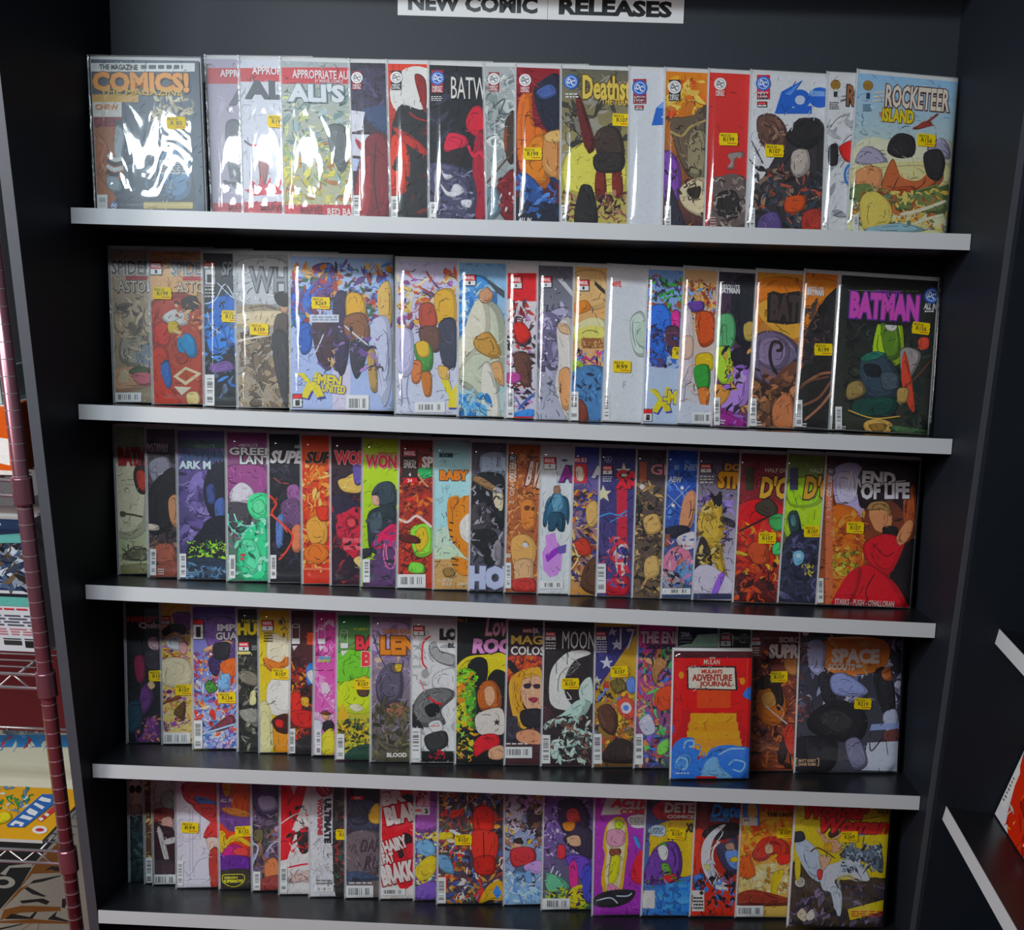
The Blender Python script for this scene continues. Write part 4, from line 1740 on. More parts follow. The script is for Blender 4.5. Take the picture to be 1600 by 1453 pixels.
comic(2, 'C3', 1142, 1155, 'scarlet fantasy comic with flames, a green shield shape and gold rune title', '''
bg 6a2028 8a2420
s c8282c 620,300 760,260 840,330 830,480 620,480
n 605 380 830 640 60 46 e8a03c d85a24 f0c850 a82c20 7a2420 c83c28
s 4a4030 700,290 760,260 800,300 780,340 720,330
s 3c8c4c 760,350 820,330 830,400 780,400
s 4cb068 780,470 810,460 810,510 780,510
l 10 4a1a1c 620,410 700,370 760,340
s a8482c 660,480 740,450 760,540 700,560
s 5a1c1c 605,600 800,660 800,735 605,735
n 610 560 800 720 24 40 8a2c24 3c1414 b84a2c
r 655 115 690 220 3a3820
t HALF_DWARF 742 126 900 138 d8c0b0
t D'ORC 716 165 960 258 e0b04c 3a2018 0.05 0.15
st 752 438 R107
''', yb=943)
comic(2, 'C3', 1212, 1229, 'mossy lime fantasy comic with a blue-grey beast shape and gold rune title', '''
bg 6c7c3c 34344c
s a8c838 850,240 1000,220 1000,420 840,430
s 8cb02c 850,180 990,170 990,280 860,290
s 2c4848 850,330 890,320 910,420 880,440 855,400
s 4c7070 860,340 880,335 885,380 865,385
s 2f3048 840,440 1000,430 980,740 800,735
n 830 440 990 720 30 50 3c3c58 26263a 4c4c70 20202e
s 8cc8e8 870,510 900,495 920,515 910,550 880,560
e 895 518 12 10 e0f4fc
n 910 560 960 610 8 14 a8a040 d8c860
r 855 118 892 220 3c3c58
t HALF_DWARF 946 128 1100 140 c8d0b0
t D'ORC 915 165 1160 262 d8a848 3a2c20 0.05 0.15
st 958 408 R107
''', yb=943)
comic(2, 'C3', 1272, 1289, 'orange comic with a person in a red suit leaning on a doorframe, white heartbeat title', '''
bg 3c2028 8a4420
s b0a4c8 1060,120 1180,115 1190,330 1110,330 1060,260
s c8c0d8 1070,150 1140,150 1150,260 1080,270
s c86c2c 1050,330 1110,290 1180,350 1190,560 1120,740 1030,740
n 1040 330 1190 730 60 46 d88838 a85024 e0a050 8a3c20 c87030
n 1040 480 1170 600 26 26 8a8c34 b8b050 6a5c28
r 1018 120 1050 760 a85c3c
s 2a161c 1190,120 1450,120 1440,420 1380,330 1300,260 1180,300
s 1f1416 1320,600 1420,440 1420,740 1330,680
s 8a4428 1375,280 1400,210 1425,220 1425,400 1385,390
s d89468 1215,330 1230,300 1300,300 1320,350 1300,410 1250,405 1230,375
s 8a6840 1205,310 1225,280 1290,275 1315,305 1310,340 1285,310 1240,312
s 2a2020 1280,390 1340,390 1340,440 1290,440
s c02830 1190,500 1210,450 1290,420 1360,440 1375,470 1310,600 1240,590
s d89468 1340,440 1390,360 1415,370 1400,430 1360,470
s b8242c 1100,720 1150,600 1220,560 1330,640 1390,740 1390,760 1040,755
s a81e28 1040,755 1130,600 1180,580 1160,680 1110,760
l 5 4a1016 1240,600 1200,680 1220,740
l 4 4a1016 1230,460 1290,520 1330,500
l 7 e8e4ea 1080,220 1120,212 1135,130 1150,250 1165,170 1178,205 1200,190
l 6 e8e4ea 1200,190 1380,178
t END 1182 140 1338 192 eeeaf0 2c1a20 0.05
t OF_LIFE 1175 192 1402 256 eeeaf0 2c1a20 0.05 0 4
t VERTIGO 1022 145 1050 250 e8dcd8 - 0.05 0 v
dc 1042 136 18 2a2024
t NO._1 1022 258 1046 345 d8c0b4 - 0.01 0 v
t STARKS_-_PUGH_-_O'HALLORAN 1058 724 1330 740 f0dcd8 - 0.02
bar 980 620 1008 732
st 1151 391 R107
''', yb=945, mar=0.004, W=0.163)

# ---- fourth shelf
comic(3, 'D1', 198, 193, 'near-black comic with a red and white script title and faint violet tentacles', '''
bg 23242a 1c1e24
n 90 180 300 820 30 60 2c2c36 17181e 343040
t HARLEY 104 85 290 120 b02c34 - 0.06 0.2
t Quinn 174 120 330 160 e4dcdc 2a2a30 0.05
s c8a8b0 228,220 270,205 290,240 285,280 240,270
s 3c3440 210,300 285,290 290,400 220,380
s 8a2c4c 150,330 200,320 210,440 170,470
s 6a3c7c 195,510 240,490 260,560 220,640 170,700 160,810 200,800 240,700 290,680 290,820 170,825
n 165 650 295 815 30 22 a04c90 c87c58 5c2c6c
s d8b890 225,480 250,460 270,490 245,510
s 2c4c5c 110,600 180,580 190,720 110,760
st 285 430 R107
''', yb=1160)
comic(3, 'D1', 253, 249, 'cream comic with purple dots, yellow petals and a masked round shape', '''
bg d8b858 e4cc8c
n 300 80 475 750 90 36 7c3c94 e8d49c c89c34 a05cb0 f0e4b8 5c2c70 d88c4c
s 7c3c94 380,70 475,70 475,160 400,150
s 2c2420 310,170 370,130 440,140 440,190 380,175 330,200
s d8dce0 330,220 390,200 440,230 420,280 350,270
s e0a8a8 410,240 450,240 450,300 420,300
s d8742c 320,280 380,310 440,330 380,320
s f0e4c0 310,340 460,340 470,480 320,480
s 8a4a30 310,590 400,550 385,500 420,560
s 6a4a2c 380,640 440,580 440,680 400,670
mv 300 86 355 130 9
bar 308 760 475 832
small 312 712 358 750 3 4a3060
st 438 512 R107
''', yb=1163)
comic(3, 'D1', 301, 298, 'comic with a flaming diagonal blaze, blue and violet sky and a large figure one box', '''
bg 5c4c9c a8b8dc
s 6a4c8c 560,110 735,110 735,330 600,300
n 485 300 735 860 120 44 e8683c f0a868 d84030 e8e4f0 5a88c8 8a4a8c f4d0a8 3c4c8c
s 3c2c5c 580,340 650,300 640,420 600,420
s d8a880 545,290 600,260 690,230 720,240 640,280
s 2a2830 610,250 700,240 690,330 620,330
s 4c8c3c 560,480 600,460 630,510 580,530
s e8743c 650,360 735,330 735,430 670,420
s 8cbce8 640,440 700,420 700,500 640,510
s 7c3c48 600,740 700,660 735,700 660,750
l 10 b8e0fc 540,770 640,740 735,710
n 560 770 735 860 40 30 e8ecf8 7c9cd8 c8a8d8 4c6cb8
r 488 100 552 220 222
r 492 104 548 130 d8232f
r 492 134 548 216 f4f4f4
t 1 508 146 534 206 111 - 0.05
t IMPERIAL 632 130 900 170 e8e8f0 3c3c5c 0.05
t GUARDIANS 622 178 950 222 e8e8f0 3c3c5c 0.04
bar 490 690 545 862
st 688 558 R134
''', yb=1171)
comic(3, 'D1', 370, 368, 'olive-black comic with a yellow title and a pale cracked mass', '''
bg 3c3c34 2c2c28
n 748 320 870 880 60 40 4c4c40 26261f 6a685c 1b1b18 8c887c
s 7c7468 745,420 800,400 865,430 865,490 780,470
s e8e0a8 825,530 850,515 855,590 820,595
s 8a8a80 760,640 860,620 865,700 800,700
r 745 90 870 320 26261f
t THE_INCREDIBLE 768 104 990 120 e8d83c
t HULK 750 125 960 195 e8d83c 3c3a14 0.06
mv 757 236 814 284 1
r 752 290 822 306 e8dc8c
small 832 255 862 285 3 999
''', yb=1175)
comic(3, 'D1', 404, 402, 'bright yellow comic fading to white with a red-black spot', '''
bg e8c83c f0d84c
r 865 90 900 880 ecd44c
s f4ecd0 930,200 1040,220 1045,420 930,380
s f8f4ec 930,470 1045,430 1045,640 930,640
s d8803c 900,330 1000,360 1040,320 1045,370 940,400
s f0e8b0 880,600 940,620 950,860 870,870
s e89c3c 960,700 1045,720 1045,870 970,880
s 4a1c14 950,690 990,660 1045,660 1045,760 990,760 960,730
s c83024 970,690 1010,690 1010,730 975,725
n 1000 90 1045 200 10 24 8a5a3c 4a3c30 d8b850
mv 892 110 954 168 9
small 903 178 952 240 4 5a4c14
st 1000 420 R107
''', yb=1177)
comic(3, 'D1', 450, 452, 'dark red comic with a cylinder badge, blue cowl sliver and crimson folds', '''
bg 4c2428 5a2420
n 1050 330 1185 880 70 40 8a2c24 c83c2c 3a1816 a8342a e08c3c 2a1414
s 3c78c0 1150,380 1185,360 1185,460 1155,480
s d8d8e0 1150,420 1185,400 1185,480
s c8342c 1060,540 1120,540 1120,640 1070,640
s d8a848 1120,560 1160,560 1160,610 1125,600
s b82c28 1060,640 1180,640 1180,730 1080,720
s 2c2424 1060,830 1185,780 1185,885 1080,885
im 1066 130 1110 245
p e8e4e4 1066,256 1098,256 1076,284
p c8502c 1152,180 1200,180 1200,250 1152,250
bar 1042 738 1084 888
''', yb=1179)
comic(3, 'D1', 487, 490, 'magenta and pink comic with broad diagonal beams and a yellow-clad figure at the foot', '''
bg b03c88 c86cac
p d890c4 1195,360 1310,560 1310,640 1195,470
p f0e0ec 1230,470 1270,470 1310,560 1310,590 1240,530
p e4b4d8 1195,640 1310,660 1310,720 1195,690
n 1200 120 1310 640 24 40 c04c98 9c2c74 e09ccc f0d8ea
s e0b088 1235,650 1265,640 1285,670 1260,690
s 6a3c28 1230,650 1260,635 1290,650 1270,660
s 2c2430 1240,710 1290,690 1310,730 1260,760
s d8cc50 1230,800 1280,740 1310,760 1310,880 1250,890
s e0e0e8 1195,690 1240,700 1230,760 1195,750
im 1218 138 1258 245
p e8e4e4 1218,258 1252,258 1226,292
t BINGE 1222 318 1290 334 3c8cd8 e8dc4c 0.05
t WORTHY 1218 336 1292 352 e8dc4c 3c6cb0 0.05
r 1196 750 1236 900 f0f0f0
bar 1200 740 1236 898
''', yb=1182)
comic(3, 'D1', 523, 525, 'green to yellow comic with jagged plants, a rock spire and red block letters', '''
bg 2c7c4c e0c830
s 6cb03c 1325,300 1520,290 1520,480 1325,480
s c8d838 1325,480 1520,470 1520,640 1325,620
p c09c3c 1325,740 1335,640 1360,585 1385,640 1420,720 1420,760
s f0e8c8 1395,610 1440,595 1480,620 1440,640
n 1330 690 1520 860 70 30 4a4430 c8b03c 2c3820 e0cc48 5c5440 8a8c34
s 2a4c3c 1400,860 1520,830 1520,925 1380,920
s c8a840 1445,460 1490,430 1515,470 1500,540 1450,540
s 5c4030 1445,500 1510,500 1505,545 1460,548
im 1350 165 1390 270
p f0f0ec 1350,284 1392,284 1358,318
t ROBERT_KIRKMAN 1425 154 1620 166 c8d85c
t BATTLE 1436 200 1760 280 c83c44 3c1c24 0.05
t BEAST 1470 292 1760 376 c83c44 f0d8c0 0.05
bar 1320 768 1370 922
st 1478 478 R107
''', yb=1188)
comic(3, 'D2', 577, 578, 'dusky mauve and olive comic with an orange title and a hanging winged shape', '''
bg 8a7c94 55503c
s a08cac 70,130 290,130 290,300 120,330 70,280
n 70 160 290 500 30 50 7c6c88 94849c b09880 645a70
s 5c5468 100,440 160,350 230,360 250,470 220,560 120,560
s 6a5c50 180,360 230,345 245,380 200,395
s d0b048 205,350 240,350 235,385 210,385
s 8a5a48 140,600 200,560 280,590 240,640 160,630
l 6 3c4c3c 80,180 110,280 150,360
l 6 6a4c8c 75,270 130,300 180,310
n 70 560 285 860 40 50 5c563c 4a4634 6e6648 3c3a2e
t ROMAN_RITUAL 136 150 300 176 d88c3c
t LENORE 122 192 560 296 e08c38 6a3c1c 0.06
t BLOOD_ 158 838 270 864 e0dcd8 - 0.06
''', yb=1191)
comic(3, 'D2', 640, 642, 'black and white comic with grey muscle shapes and red brush splatter', '''
bg c8c8c8 b8b8b8
n 300 160 540 860 40 60 d8d8d8 a8a8a8 909090 e4e4e4
s 8c8c8c 395,240 430,225 450,270 540,300 540,360 450,340 400,290
s c8c8c8 420,410 540,370 540,500 430,500
s 6a6a6a 300,600 360,500 480,480 540,520 460,600 480,680 340,690
s 1c1c1c 370,590 430,560 450,610 400,640
s 222 295,610 360,700 330,700 300,690
s d0d0d0 390,680 450,660 470,710 420,730
s 3a3a3a 370,750 480,720 490,800 400,830
r 350 830 540 890 1c1c1c
l 9 c8303c 400,190 360,230 355,330 380,370
l 7 c8303c 340,430 365,490
l 12 c8303c 390,530 430,560 470,570
l 8 c83c44 400,690 450,690
n 390 830 480 870 8 20 8a1c28 c8303c
mv 308 136 364 186 6
t LOGAN 450 150 720 214 1c1c1c - 0.08
t BLACK 498 230 620 256 333 - 0.03
bar 288 702 346 872
''', yb=1186)
comic(3, 'D2', 709, 711, 'oversized black comic with a pink title, yellow sunburst and a person with curly brown hair', '''
bg 1c1a1c 1c1a1c
s e8d834 535,380 600,310 700,295 820,295 820,440 540,470
l 4 b8a828 560,345 820,340
l 4 b8a828 545,365 820,362
l 4 b8a828 545,390 820,385
s 1c1a1c 610,350 660,310 712,330 715,420 680,470 620,440
s 1c1a1c 720,440 760,380 820,400 820,480
s 6cae34 545,400 590,370 650,390 660,440 600,460 550,440
s c87c30 550,480 610,450 650,500 600,580 550,560
s d8c83c 540,600 590,560 610,680 545,690
s 4c8c34 600,470 650,480 650,690 610,690
n 535 380 655 870 70 30 6cae34 e0c838 2c4c24 c88834 8ac04c 1c1a1c
s 9c5428 660,520 690,450 750,440 790,500 790,590 740,600 680,600
s e0b08c 700,490 740,470 760,520 745,570 715,570
s e4dcd4 650,640 720,600 800,600 810,720 760,740 670,730
p 3a3a3a 768,648 774,662 788,662 778,674 782,688 768,680 756,688 760,674 750,662 764,662
s c82c34 640,790 690,740 770,740 780,800 700,830 650,860
s d8a888 730,820 800,800 800,870 730,870
t No.1 548 92 602 112 e0d040 - 0.02
t Love_and 705 85 1010 190 d89cc0 6a4c20 0.02 0.2
t ROCKETS 632 205 1080 288 cf8cc0 2a2a2a 0.06 0.1
t $7.99 1112 94 1168 108 a89c30
''', yb=1186, W=0.195, H=0.262, board=0.003, thick=0.001)
comic(3, 'D2', 786, 791, 'comic with a close face in long golden hair under a gold and white title', '''
bg 3a2830 4c2c30
s a8442c 820,320 900,300 1015,310 1015,420 830,440
n 820 300 1015 420 20 40 d8703c 8a3030 5c2830
s 2a2228 820,340 850,330 900,400 880,420
s e0b04c 840,480 880,400 960,370 1015,380 1015,560 950,420 900,470 900,640 940,690 910,705 860,640
s e8b898 900,460 950,420 1015,430 1015,600 960,610 915,560
s 3a2c38 920,462 950,455 955,478 928,480
s 3a2c38 975,462 1005,460 1005,480 980,480
s 8a2c40 945,540 975,532 1000,540 975,560
s d8a040 860,420 920,390 900,500 910,620 870,580
s 2c2830 905,610 1015,600 1015,690 920,690
s 3c3844 815,660 880,640 900,720 1015,720 1015,780 815,770
s e0a07c 880,730 960,710 1015,740 1015,790 900,780
r 912 150 968 172 d8232f
t MARVEL 915 153 965 169 fff - 0.03
r 970 148 994 174 f4f4f4
t 2 977 152 987 170 111
t MAGIK 848 190 1110 236 d8b860 - 0.03
t COLOSSUS 846 250 1130 296 e8e4e0 3a2c30 0.03
small 820 785 940 800 1 e0d8d8
bar 806 806 965 868
''', yb=1186)
comic(3, 'D2', 843, 848, 'dark comic with a huge white crescent and pale green bandaged shapes', '''
bg 2a2428 3c2c30
s e8e8e4 1060,520 1075,380 1150,290 1240,270 1290,290 1200,330 1150,420 1150,520 1200,600 1130,600 1080,580
l 6 2a2428 1100,290 1100,400
l 6 2a2428 1160,280 1160,350
s 4a2c30 1020,560 1100,640 1080,680 1020,660
s c8d8d0 1230,480 1290,420 1300,560 1240,560
s 9cb4ac 1030,700 1140,640 1230,560 1290,560 1250,640 1150,680
s 8a5c50 1130,700 1200,680 1220,740 1150,740
s 3a4c48 1160,740 1230,700 1290,740 1280,830 1200,840 1150,800
s a8c0b8 1180,720 1230,705 1290,760 1250,740
s c0d0c8 1070,780 1140,770 1150,850 1080,870
n 1020 640 1300 890 60 40 8ca49c 3c302f c8d4cc 6a4c44 2a2628
mv 1040 168 1096 214 8
small 1040 225 1096 270 3 d8d0d0
t MOON_KNIGHT 1132 168 1560 262 d4d4d0 - 0.0
l 6 2a2428 1130,225 1310,210
bar 1014 740 1066 898
st 1177 455 R107
''', yb=1193)
comic(3, 'D2', 924, 928, 'comic split diagonally into a navy starred field and a yellow battle scene', '''
bg e0b838 6a4a30
p 34306c 1300,140 1545,140 1540,180 1300,530
p dcdce8 1380,300 1390,328 1415,328 1394,346 1402,374 1380,356 1356,374 1366,346 1342,328 1370,328
p c8c8d8 1435,205 1442,228 1462,228 1446,243 1452,268 1434,252 1415,268 1422,243 1408,228 1428,228
p c8c8d8 1325,410 1333,430 1352,430 1338,444 1344,466 1325,452 1306,462 1310,440 1300,428 1318,430
p c8c8d8 1410,145 1418,160 1440,158 1424,172 1428,190 1408,178 1388,186 1396,168
t 17 1450 150 1538 265 e4e4ec - 0.0
n 1310 420 1540 880 100 40 8a5a34 e0b83c 4a342c c87838 5c78b0 a83c34 3a2c28 f0cc58
s c85048 1440,560 1480,530 1530,560 1530,640 1470,640
e 1487 590 30 32 d8d4d8
e 1487 590 16 16 5c78c0
s 6a5c30 1400,450 1460,430 1490,480 1430,510
s 5a78b8 1490,440 1530,420 1535,500 1500,500
s 5c3c2c 1330,600 1390,570 1440,640 1420,740 1350,700
s 3c2c28 1360,840 1440,760 1540,800 1540,890 1370,890
mv 1322 166 1376 212 9
small 1320 220 1380 288 5 c8c8d8
bar 1300 734 1352 900
st 1450 388 R107
''', yb=1193)
comic(3, 'D3', 988, 995, 'rainbow-hazed comic with a pink and navy title beside the small red journal', '''
bg a83c78 4c4c68
s c83c8c 115,100 300,100 300,220 115,220
n 115 200 280 760 110 40 3c6cc0 a84038 d88c5c 2c2c48 6c4c9c 4c9c5c e0b080 3c3c50
s 8a6440 180,300 210,240 260,270 220,330 200,380
l 7 c8986c 200,270 190,240
l 7 c8986c 225,260 230,235
l 7 c8986c 245,270 258,250
s c85030 200,420 280,380 280,480 220,500
s 7cc05c 210,680 260,640 260,700 220,720
s d8d8ec 120,560 170,520 200,600 150,620
t THE_END 126 115 330 172 ead0dc 5a1c40 0.05
t 2099 150 178 296 200 30204c - 0.05
bar 95 616 140 766
''', yb=1195)
comic(3, 'D3', 1050, 1056, 'navy comic mostly hidden behind the small red journal, with a mint panel', '''
bg 23243c 2c3450
p a8d0b8 410,130 520,125 520,190 300,190 380,170
r 300 105 380 175 20203a
t 20th 325 116 372 142 c8c8d0 - 0.03
l 3 c8c8d0 318,150 382,150
l 3 c8c8d0 322,166 378,166
''', w=0.096)
comic(3, 'D3', 1115, 1121, 'dark slate comic peeping over the small red journal with a boxed red badge', '''
bg 2c3034 2a2c30
l 4 c8ccc8 515,185 515,140 530,125 565,125 580,140 580,185
mv 522 130 570 186 6
l 4 c8ccc8 648,130 618,135 618,165 645,168
n 590 110 650 190 10 20 3c4440 23282a
''', w=0.094)
comic(3, 'D3', 1166, 1172, 'brown-red comic with a horned brass helm shape and bold white title', '''
bg 5c2c2c 7a3c28
n 680 210 900 780 70 46 8a4a30 5c2c24 b8683c 3c2020 a85a34
s b8682c 700,420 760,370 830,420 830,540 760,580 700,520
s 3c2820 690,380 730,330 800,350 830,450 800,500 770,400 720,400
s d8a05c 720,430 770,410 790,470 740,490
l 6 e8e0e8 740,480 800,530 850,570
l 5 e0a898 810,550 830,510 800,470
s 8a5c38 830,260 880,200 895,220 895,330 850,320
s 3a2220 800,740 820,660 850,570 860,640 830,760
s 9c3428 830,600 880,570 890,720 850,700
mv 665 140 716 180 4
small 680 192 712 240 4 d8c0c0
t SORCERER 806 142 1000 170 d4ccc8 - 0.05
t SUPREME 756 176 1010 248 d4ccc8 4a2020 0.06
st 806 336 R107
''', w=0.092)
comic(3, 'D3', 1238, 1247, 'wide glossy grey-violet comic with orange patches and a squared pale title', '''
bg 33323e 4a4854
r 890 110 1440 150 24222a
n 890 160 1430 480 60 60 7c7c98 5a5a70 9c9cb0 3c3a48
s c87a40 1030,160 1290,150 1350,210 1290,310 1050,310
n 1040 160 1290 320 24 50 d89050 b86c38 e0a868
s 8c90ac 950,170 1030,170 1020,320 960,300
s 34323a 1000,340 1040,310 1080,340 1080,480 1030,460
s 7c84ac 1060,340 1130,320 1240,400 1200,430 1080,420
s 2a282e 960,520 1100,450 1230,520 1210,640 1080,650 960,600
s 3c3a3c 1000,540 1100,500 1180,560 1100,620
s 302e34 1270,340 1320,290 1370,380 1370,520 1320,520
s 8a5030 1310,310 1350,290 1360,350 1320,350
s a0a4b8 1320,520 1380,500 1390,610 1330,600
s 6a3c3c 1320,610 1410,590 1410,650 1330,660
p e4e8f8 1240,660 1420,650 1410,800 1210,795
p a0b0e0 1260,570 1420,560 1420,590 1250,600
s 6a6880 1130,660 1200,640 1240,760 1170,790
s 24222a 890,640 1080,650 1060,790 880,790
l 6 2a282e 1310,640 1260,700 1250,660
l 6 2a282e 1330,640 1340,720
l 6 2a282e 1380,630 1420,720
n 890 180 950 560 20 40 4a3438 3c3c50 6a3c3c
t SPACE 1060 200 1300 270 e0d4cc c07440 0.06
t SCOUTS 1046 272 1180 304 e0d0c8 - 0.06
e 1198 284 18 9 e0d0c8
t MATT_KINDT 902 740 988 754 d8b090 - 0.03
t DAVID_RUBIN 902 758 988 772 d8b090 - 0.03
l 4 d8b090 898,738 890,738 888,770 896,772
l 4 d8b090 992,738 1000,738 1000,770 994,772
e 937 122 16 14 e0e0e0
st 1216 468 R219
''', yb=1203, W=0.183, H=0.254, board=0.003, thick=0.0015)
comic(3, 'D3', 1044, 1049, 'small red journal with golden steps, blue curling clouds and a white title plaque', '''
bg c01c24 8a141c
r 275 210 680 245 4c1018
s e02c20 330,330 480,290 630,340 620,500 340,500
p a8141c 275,260 330,260 330,560 275,660
p a8141c 630,260 680,260 680,660 625,560
r 372 515 598 560 f0b43c
r 364 560 606 600 e8a430
r 356 600 614 640 f0b43c
r 348 640 622 680 e8a430
r 340 680 632 725 f0b43c
l 3 c88420 372,518 598,518
l 3 c88420 364,562 606,562
l 3 c88420 356,602 614,602
l 3 c88420 348,642 622,642
l 3 c88420 340,682 632,682
r 405 400 570 490 f05c28
s 3c7cd8 270,840 280,700 330,640 390,640 380,690 420,700 400,760 470,740 500,700 560,680 640,680 680,710 680,840
s 5c9cec 290,780 320,720 370,720 370,770 330,790
s 8cc4f4 430,840 450,760 500,730 520,780 580,840
l 8 a8d8fc 340,690 350,655 385,650 388,675 365,680
l 8 a8d8fc 300,760 320,735 355,745 350,785 320,790
l 8 a8d8fc 560,770 590,745 640,760 620,800 580,790
l 8 a8d8fc 510,720 570,690 640,690
s 3c7cd8 630,430 650,395 680,390 680,450
s 3c7cd8 275,590 290,570 290,610 275,615
e 328 328 13 18 f0a030
e 628 358 13 18 f0a030
p 2c2020 354,284 596,284 604,404 356,398
p f4ecdc 362,292 588,292 594,398 364,392
t MULAN'S 426 300 528 320 a03828 - 0.03
t ADVENTURE 380 324 576 356 8a3024 - 0.03
t JOURNAL 416 358 574 390 8a3024 - 0.03
t MULAN 438 252 516 276 e8dcc8 - 0.01
t DISNEY 466 240 496 248 e8dcc8
small 300 806 366 818 1 e8e8f4
r 400 824 500 845 d02424
''', yb=1217, W=0.134, H=0.220, free=True, name='small_journal', cat='journal', board=0.006, thick=0.004)

# ---- lowest shelf
comic(4, 'E1', 200, 197, 'dark teal and black comic wedged first on the lowest shelf', '''
bg 6a605c 2c4048
s c8c0b0 215,110 280,110 290,260 240,280 215,200
e 232 150 17 22 1c1c1c
e 266 150 17 22 1c1c1c
s a8988c 220,250 280,240 270,340 225,340
s 23383c 220,340 300,330 300,640 230,640
n 220 280 300 640 30 36 2f5058 1c2c30 44686c 16201f
''', yb=1377, w=0.112)
comic(4, 'E1', 226, 222, 'brown and ochre comic showing only a thin strip with a tall barcode', '''
bg 6a4c38 5c4030
n 290 110 350 520 24 26 c8a860 8a6440 4a3424 e0c888
bar 302 520 342 666
''', w=0.1045)
comic(4, 'E1', 239, 235, 'rusty comic of a person in dark brown suit and white tie, lowest shelf', '''
bg b4b4b0 6a3c3c
s a8b0a8 335,110 460,110 460,250 380,230 335,250
s 8c9890 390,180 450,160 460,250 400,250
s 8a3a34 335,290 370,255 450,260 460,300 420,330 350,330
s d8a898 395,310 440,300 455,350 410,370 395,350
s 3c2028 340,350 400,350 460,380 460,560 350,580
s e4dcd8 370,370 390,370 430,520 415,550
s e0dcdc 400,430 460,410 460,440 410,450
s 4c3a40 350,540 460,540 460,610 350,610
bar 345 612 470 672
''', w=0.101)
comic(4, 'E1', 275, 272, 'white comic with a panelled door and a person in a red dress and brown boots', '''
bg c8c4cc d4d0dc
l 5 9a96a4 545,240 545,640
l 8 a8a4b4 560,260 560,600
l 5 9a96a4 545,640 650,640
l 6 a8a4b4 560,600 590,540 640,520
s a02c30 510,120 580,100 700,110 700,260 620,260 530,220 500,160
s 3c5490 570,190 640,200 690,225 690,250 600,230
s a83434 560,240 700,240 700,330 660,330
s c03838 620,410 660,330 700,330 700,410
s e8ccc0 635,420 700,420 700,500 660,500
s a83c34 650,500 700,480 700,680 660,680
l 5 8a8694 600,270 600,420
bar 474 540 510 672
st 546 357 R99
''', yb=1388)
comic(4, 'E1', 342, 338, 'purple and orange comic with a glowing yellow ring and yellow shield lettering', '''
bg 7c4c9c 3c2440
s d85c34 780,110 870,120 870,260 800,280 760,200
s d8a038 720,120 770,110 770,160 740,190
s d88c48 715,255 780,250 860,270 860,300 770,290
s d84830 700,330 760,380 870,400 870,520 800,470 720,440
s f0c848 700,380 735,390 740,430 790,400 860,430 870,460 790,430 740,460 720,500 705,460
s b82c7c 740,470 800,450 850,500 780,540 720,520
s d84c4c 780,480 850,470 860,510 800,510
s 5c2484 700,520 870,520 870,610 700,610
s 3c342c 700,600 870,590 870,695 700,695
t ALL_IN 710 198 780 220 e8e4f0 - 0.03 0.2
t REIGN 734 622 804 636 e8dc3c - 0.05
t SUPERBOYS 728 638 836 658 e8dc3c - 0.06
l 4 e8dc3c 724,615 780,612 836,615 836,655 782,680 726,655 724,615
st 838 377 R132
''', yb=1389)
comic(4, 'E1', 393, 390, 'violet comic with a looming hooded creature and brown warrior', '''
bg 5c5070 6a4c48
s 4c4068 880,120 1030,120 1030,300 940,300 890,240
s 8c84a0 915,200 1000,190 1020,250 940,270
s 3c3450 880,280 920,330 900,400 880,420
n 880 280 1030 690 70 40 7c6c94 4a3c50 8a6448 3c4a44 a88ca0 6a5a78
l 9 c8d8f0 880,440 915,460 905,510 880,560
l 7 b8c8e0 960,490 990,450 1025,430
s 6a6444 890,380 940,370 940,430 900,430
s c07850 950,560 1000,520 1030,560 1020,640 960,640
s 8a3c38 930,640 1030,620 1030,700 930,700
bar 890 596 928 698
''', w=0.094)
comic(4, 'E1', 435, 436, 'white comic with broad diagonal red slashes and claw streaks', '''
bg e4e0dc f0ecec
p c0242c 1040,125 1090,125 1110,180 1130,125 1185,125 1150,250 1100,370 1120,380 1075,530 1035,540 1040,480
p c83038 1030,420 1080,380 1090,480 1040,540
s 3a2c2c 1130,390 1190,360 1190,480 1145,490
n 1080 250 1190 500 20 30 5c2c2c c8303c 2c2424
l 6 e8e4e0 1035,340 1110,290 1180,270
l 9 c0303c 1080,575 1150,560 1190,555
s b8a8a4 1090,620 1190,590 1190,640 1090,660
n 1090 600 1190 660 12 26 c8a8a4 8a6a68
bar 1034 566 1074 712
''', yb=1398)
comic(4, 'E1', 482, 482, 'silver-white comic with vertical black and red lettering down its cover', '''
bg c4c4c8 d4d4d8
r 1195 130 1335 380 b4b4ba
n 1220 440 1330 660 30 40 c8c8cc a8a8ac dcdce0
s 3a3634 1330,130 1390,130 1390,700 1332,700
n 1335 140 1390 690 30 36 5c4a44 2a2624 8a3434 3c5c4c
s a82430 1240,130 1310,130 1315,170 1270,190 1240,165
l 7 e0dce0 1255,135 1290,175
l 7 e0dce0 1280,130 1300,160
t ULTIMATE 1274 200 1312 442 2c2a2e - 0.06 0 v
t WOLVERINE 1238 200 1266 398 a03038 - 0.05 0 v
small 1230 640 1320 672 2 777
bar 1222 678 1326 706
st 1385 394 R107
''', yb=1402)
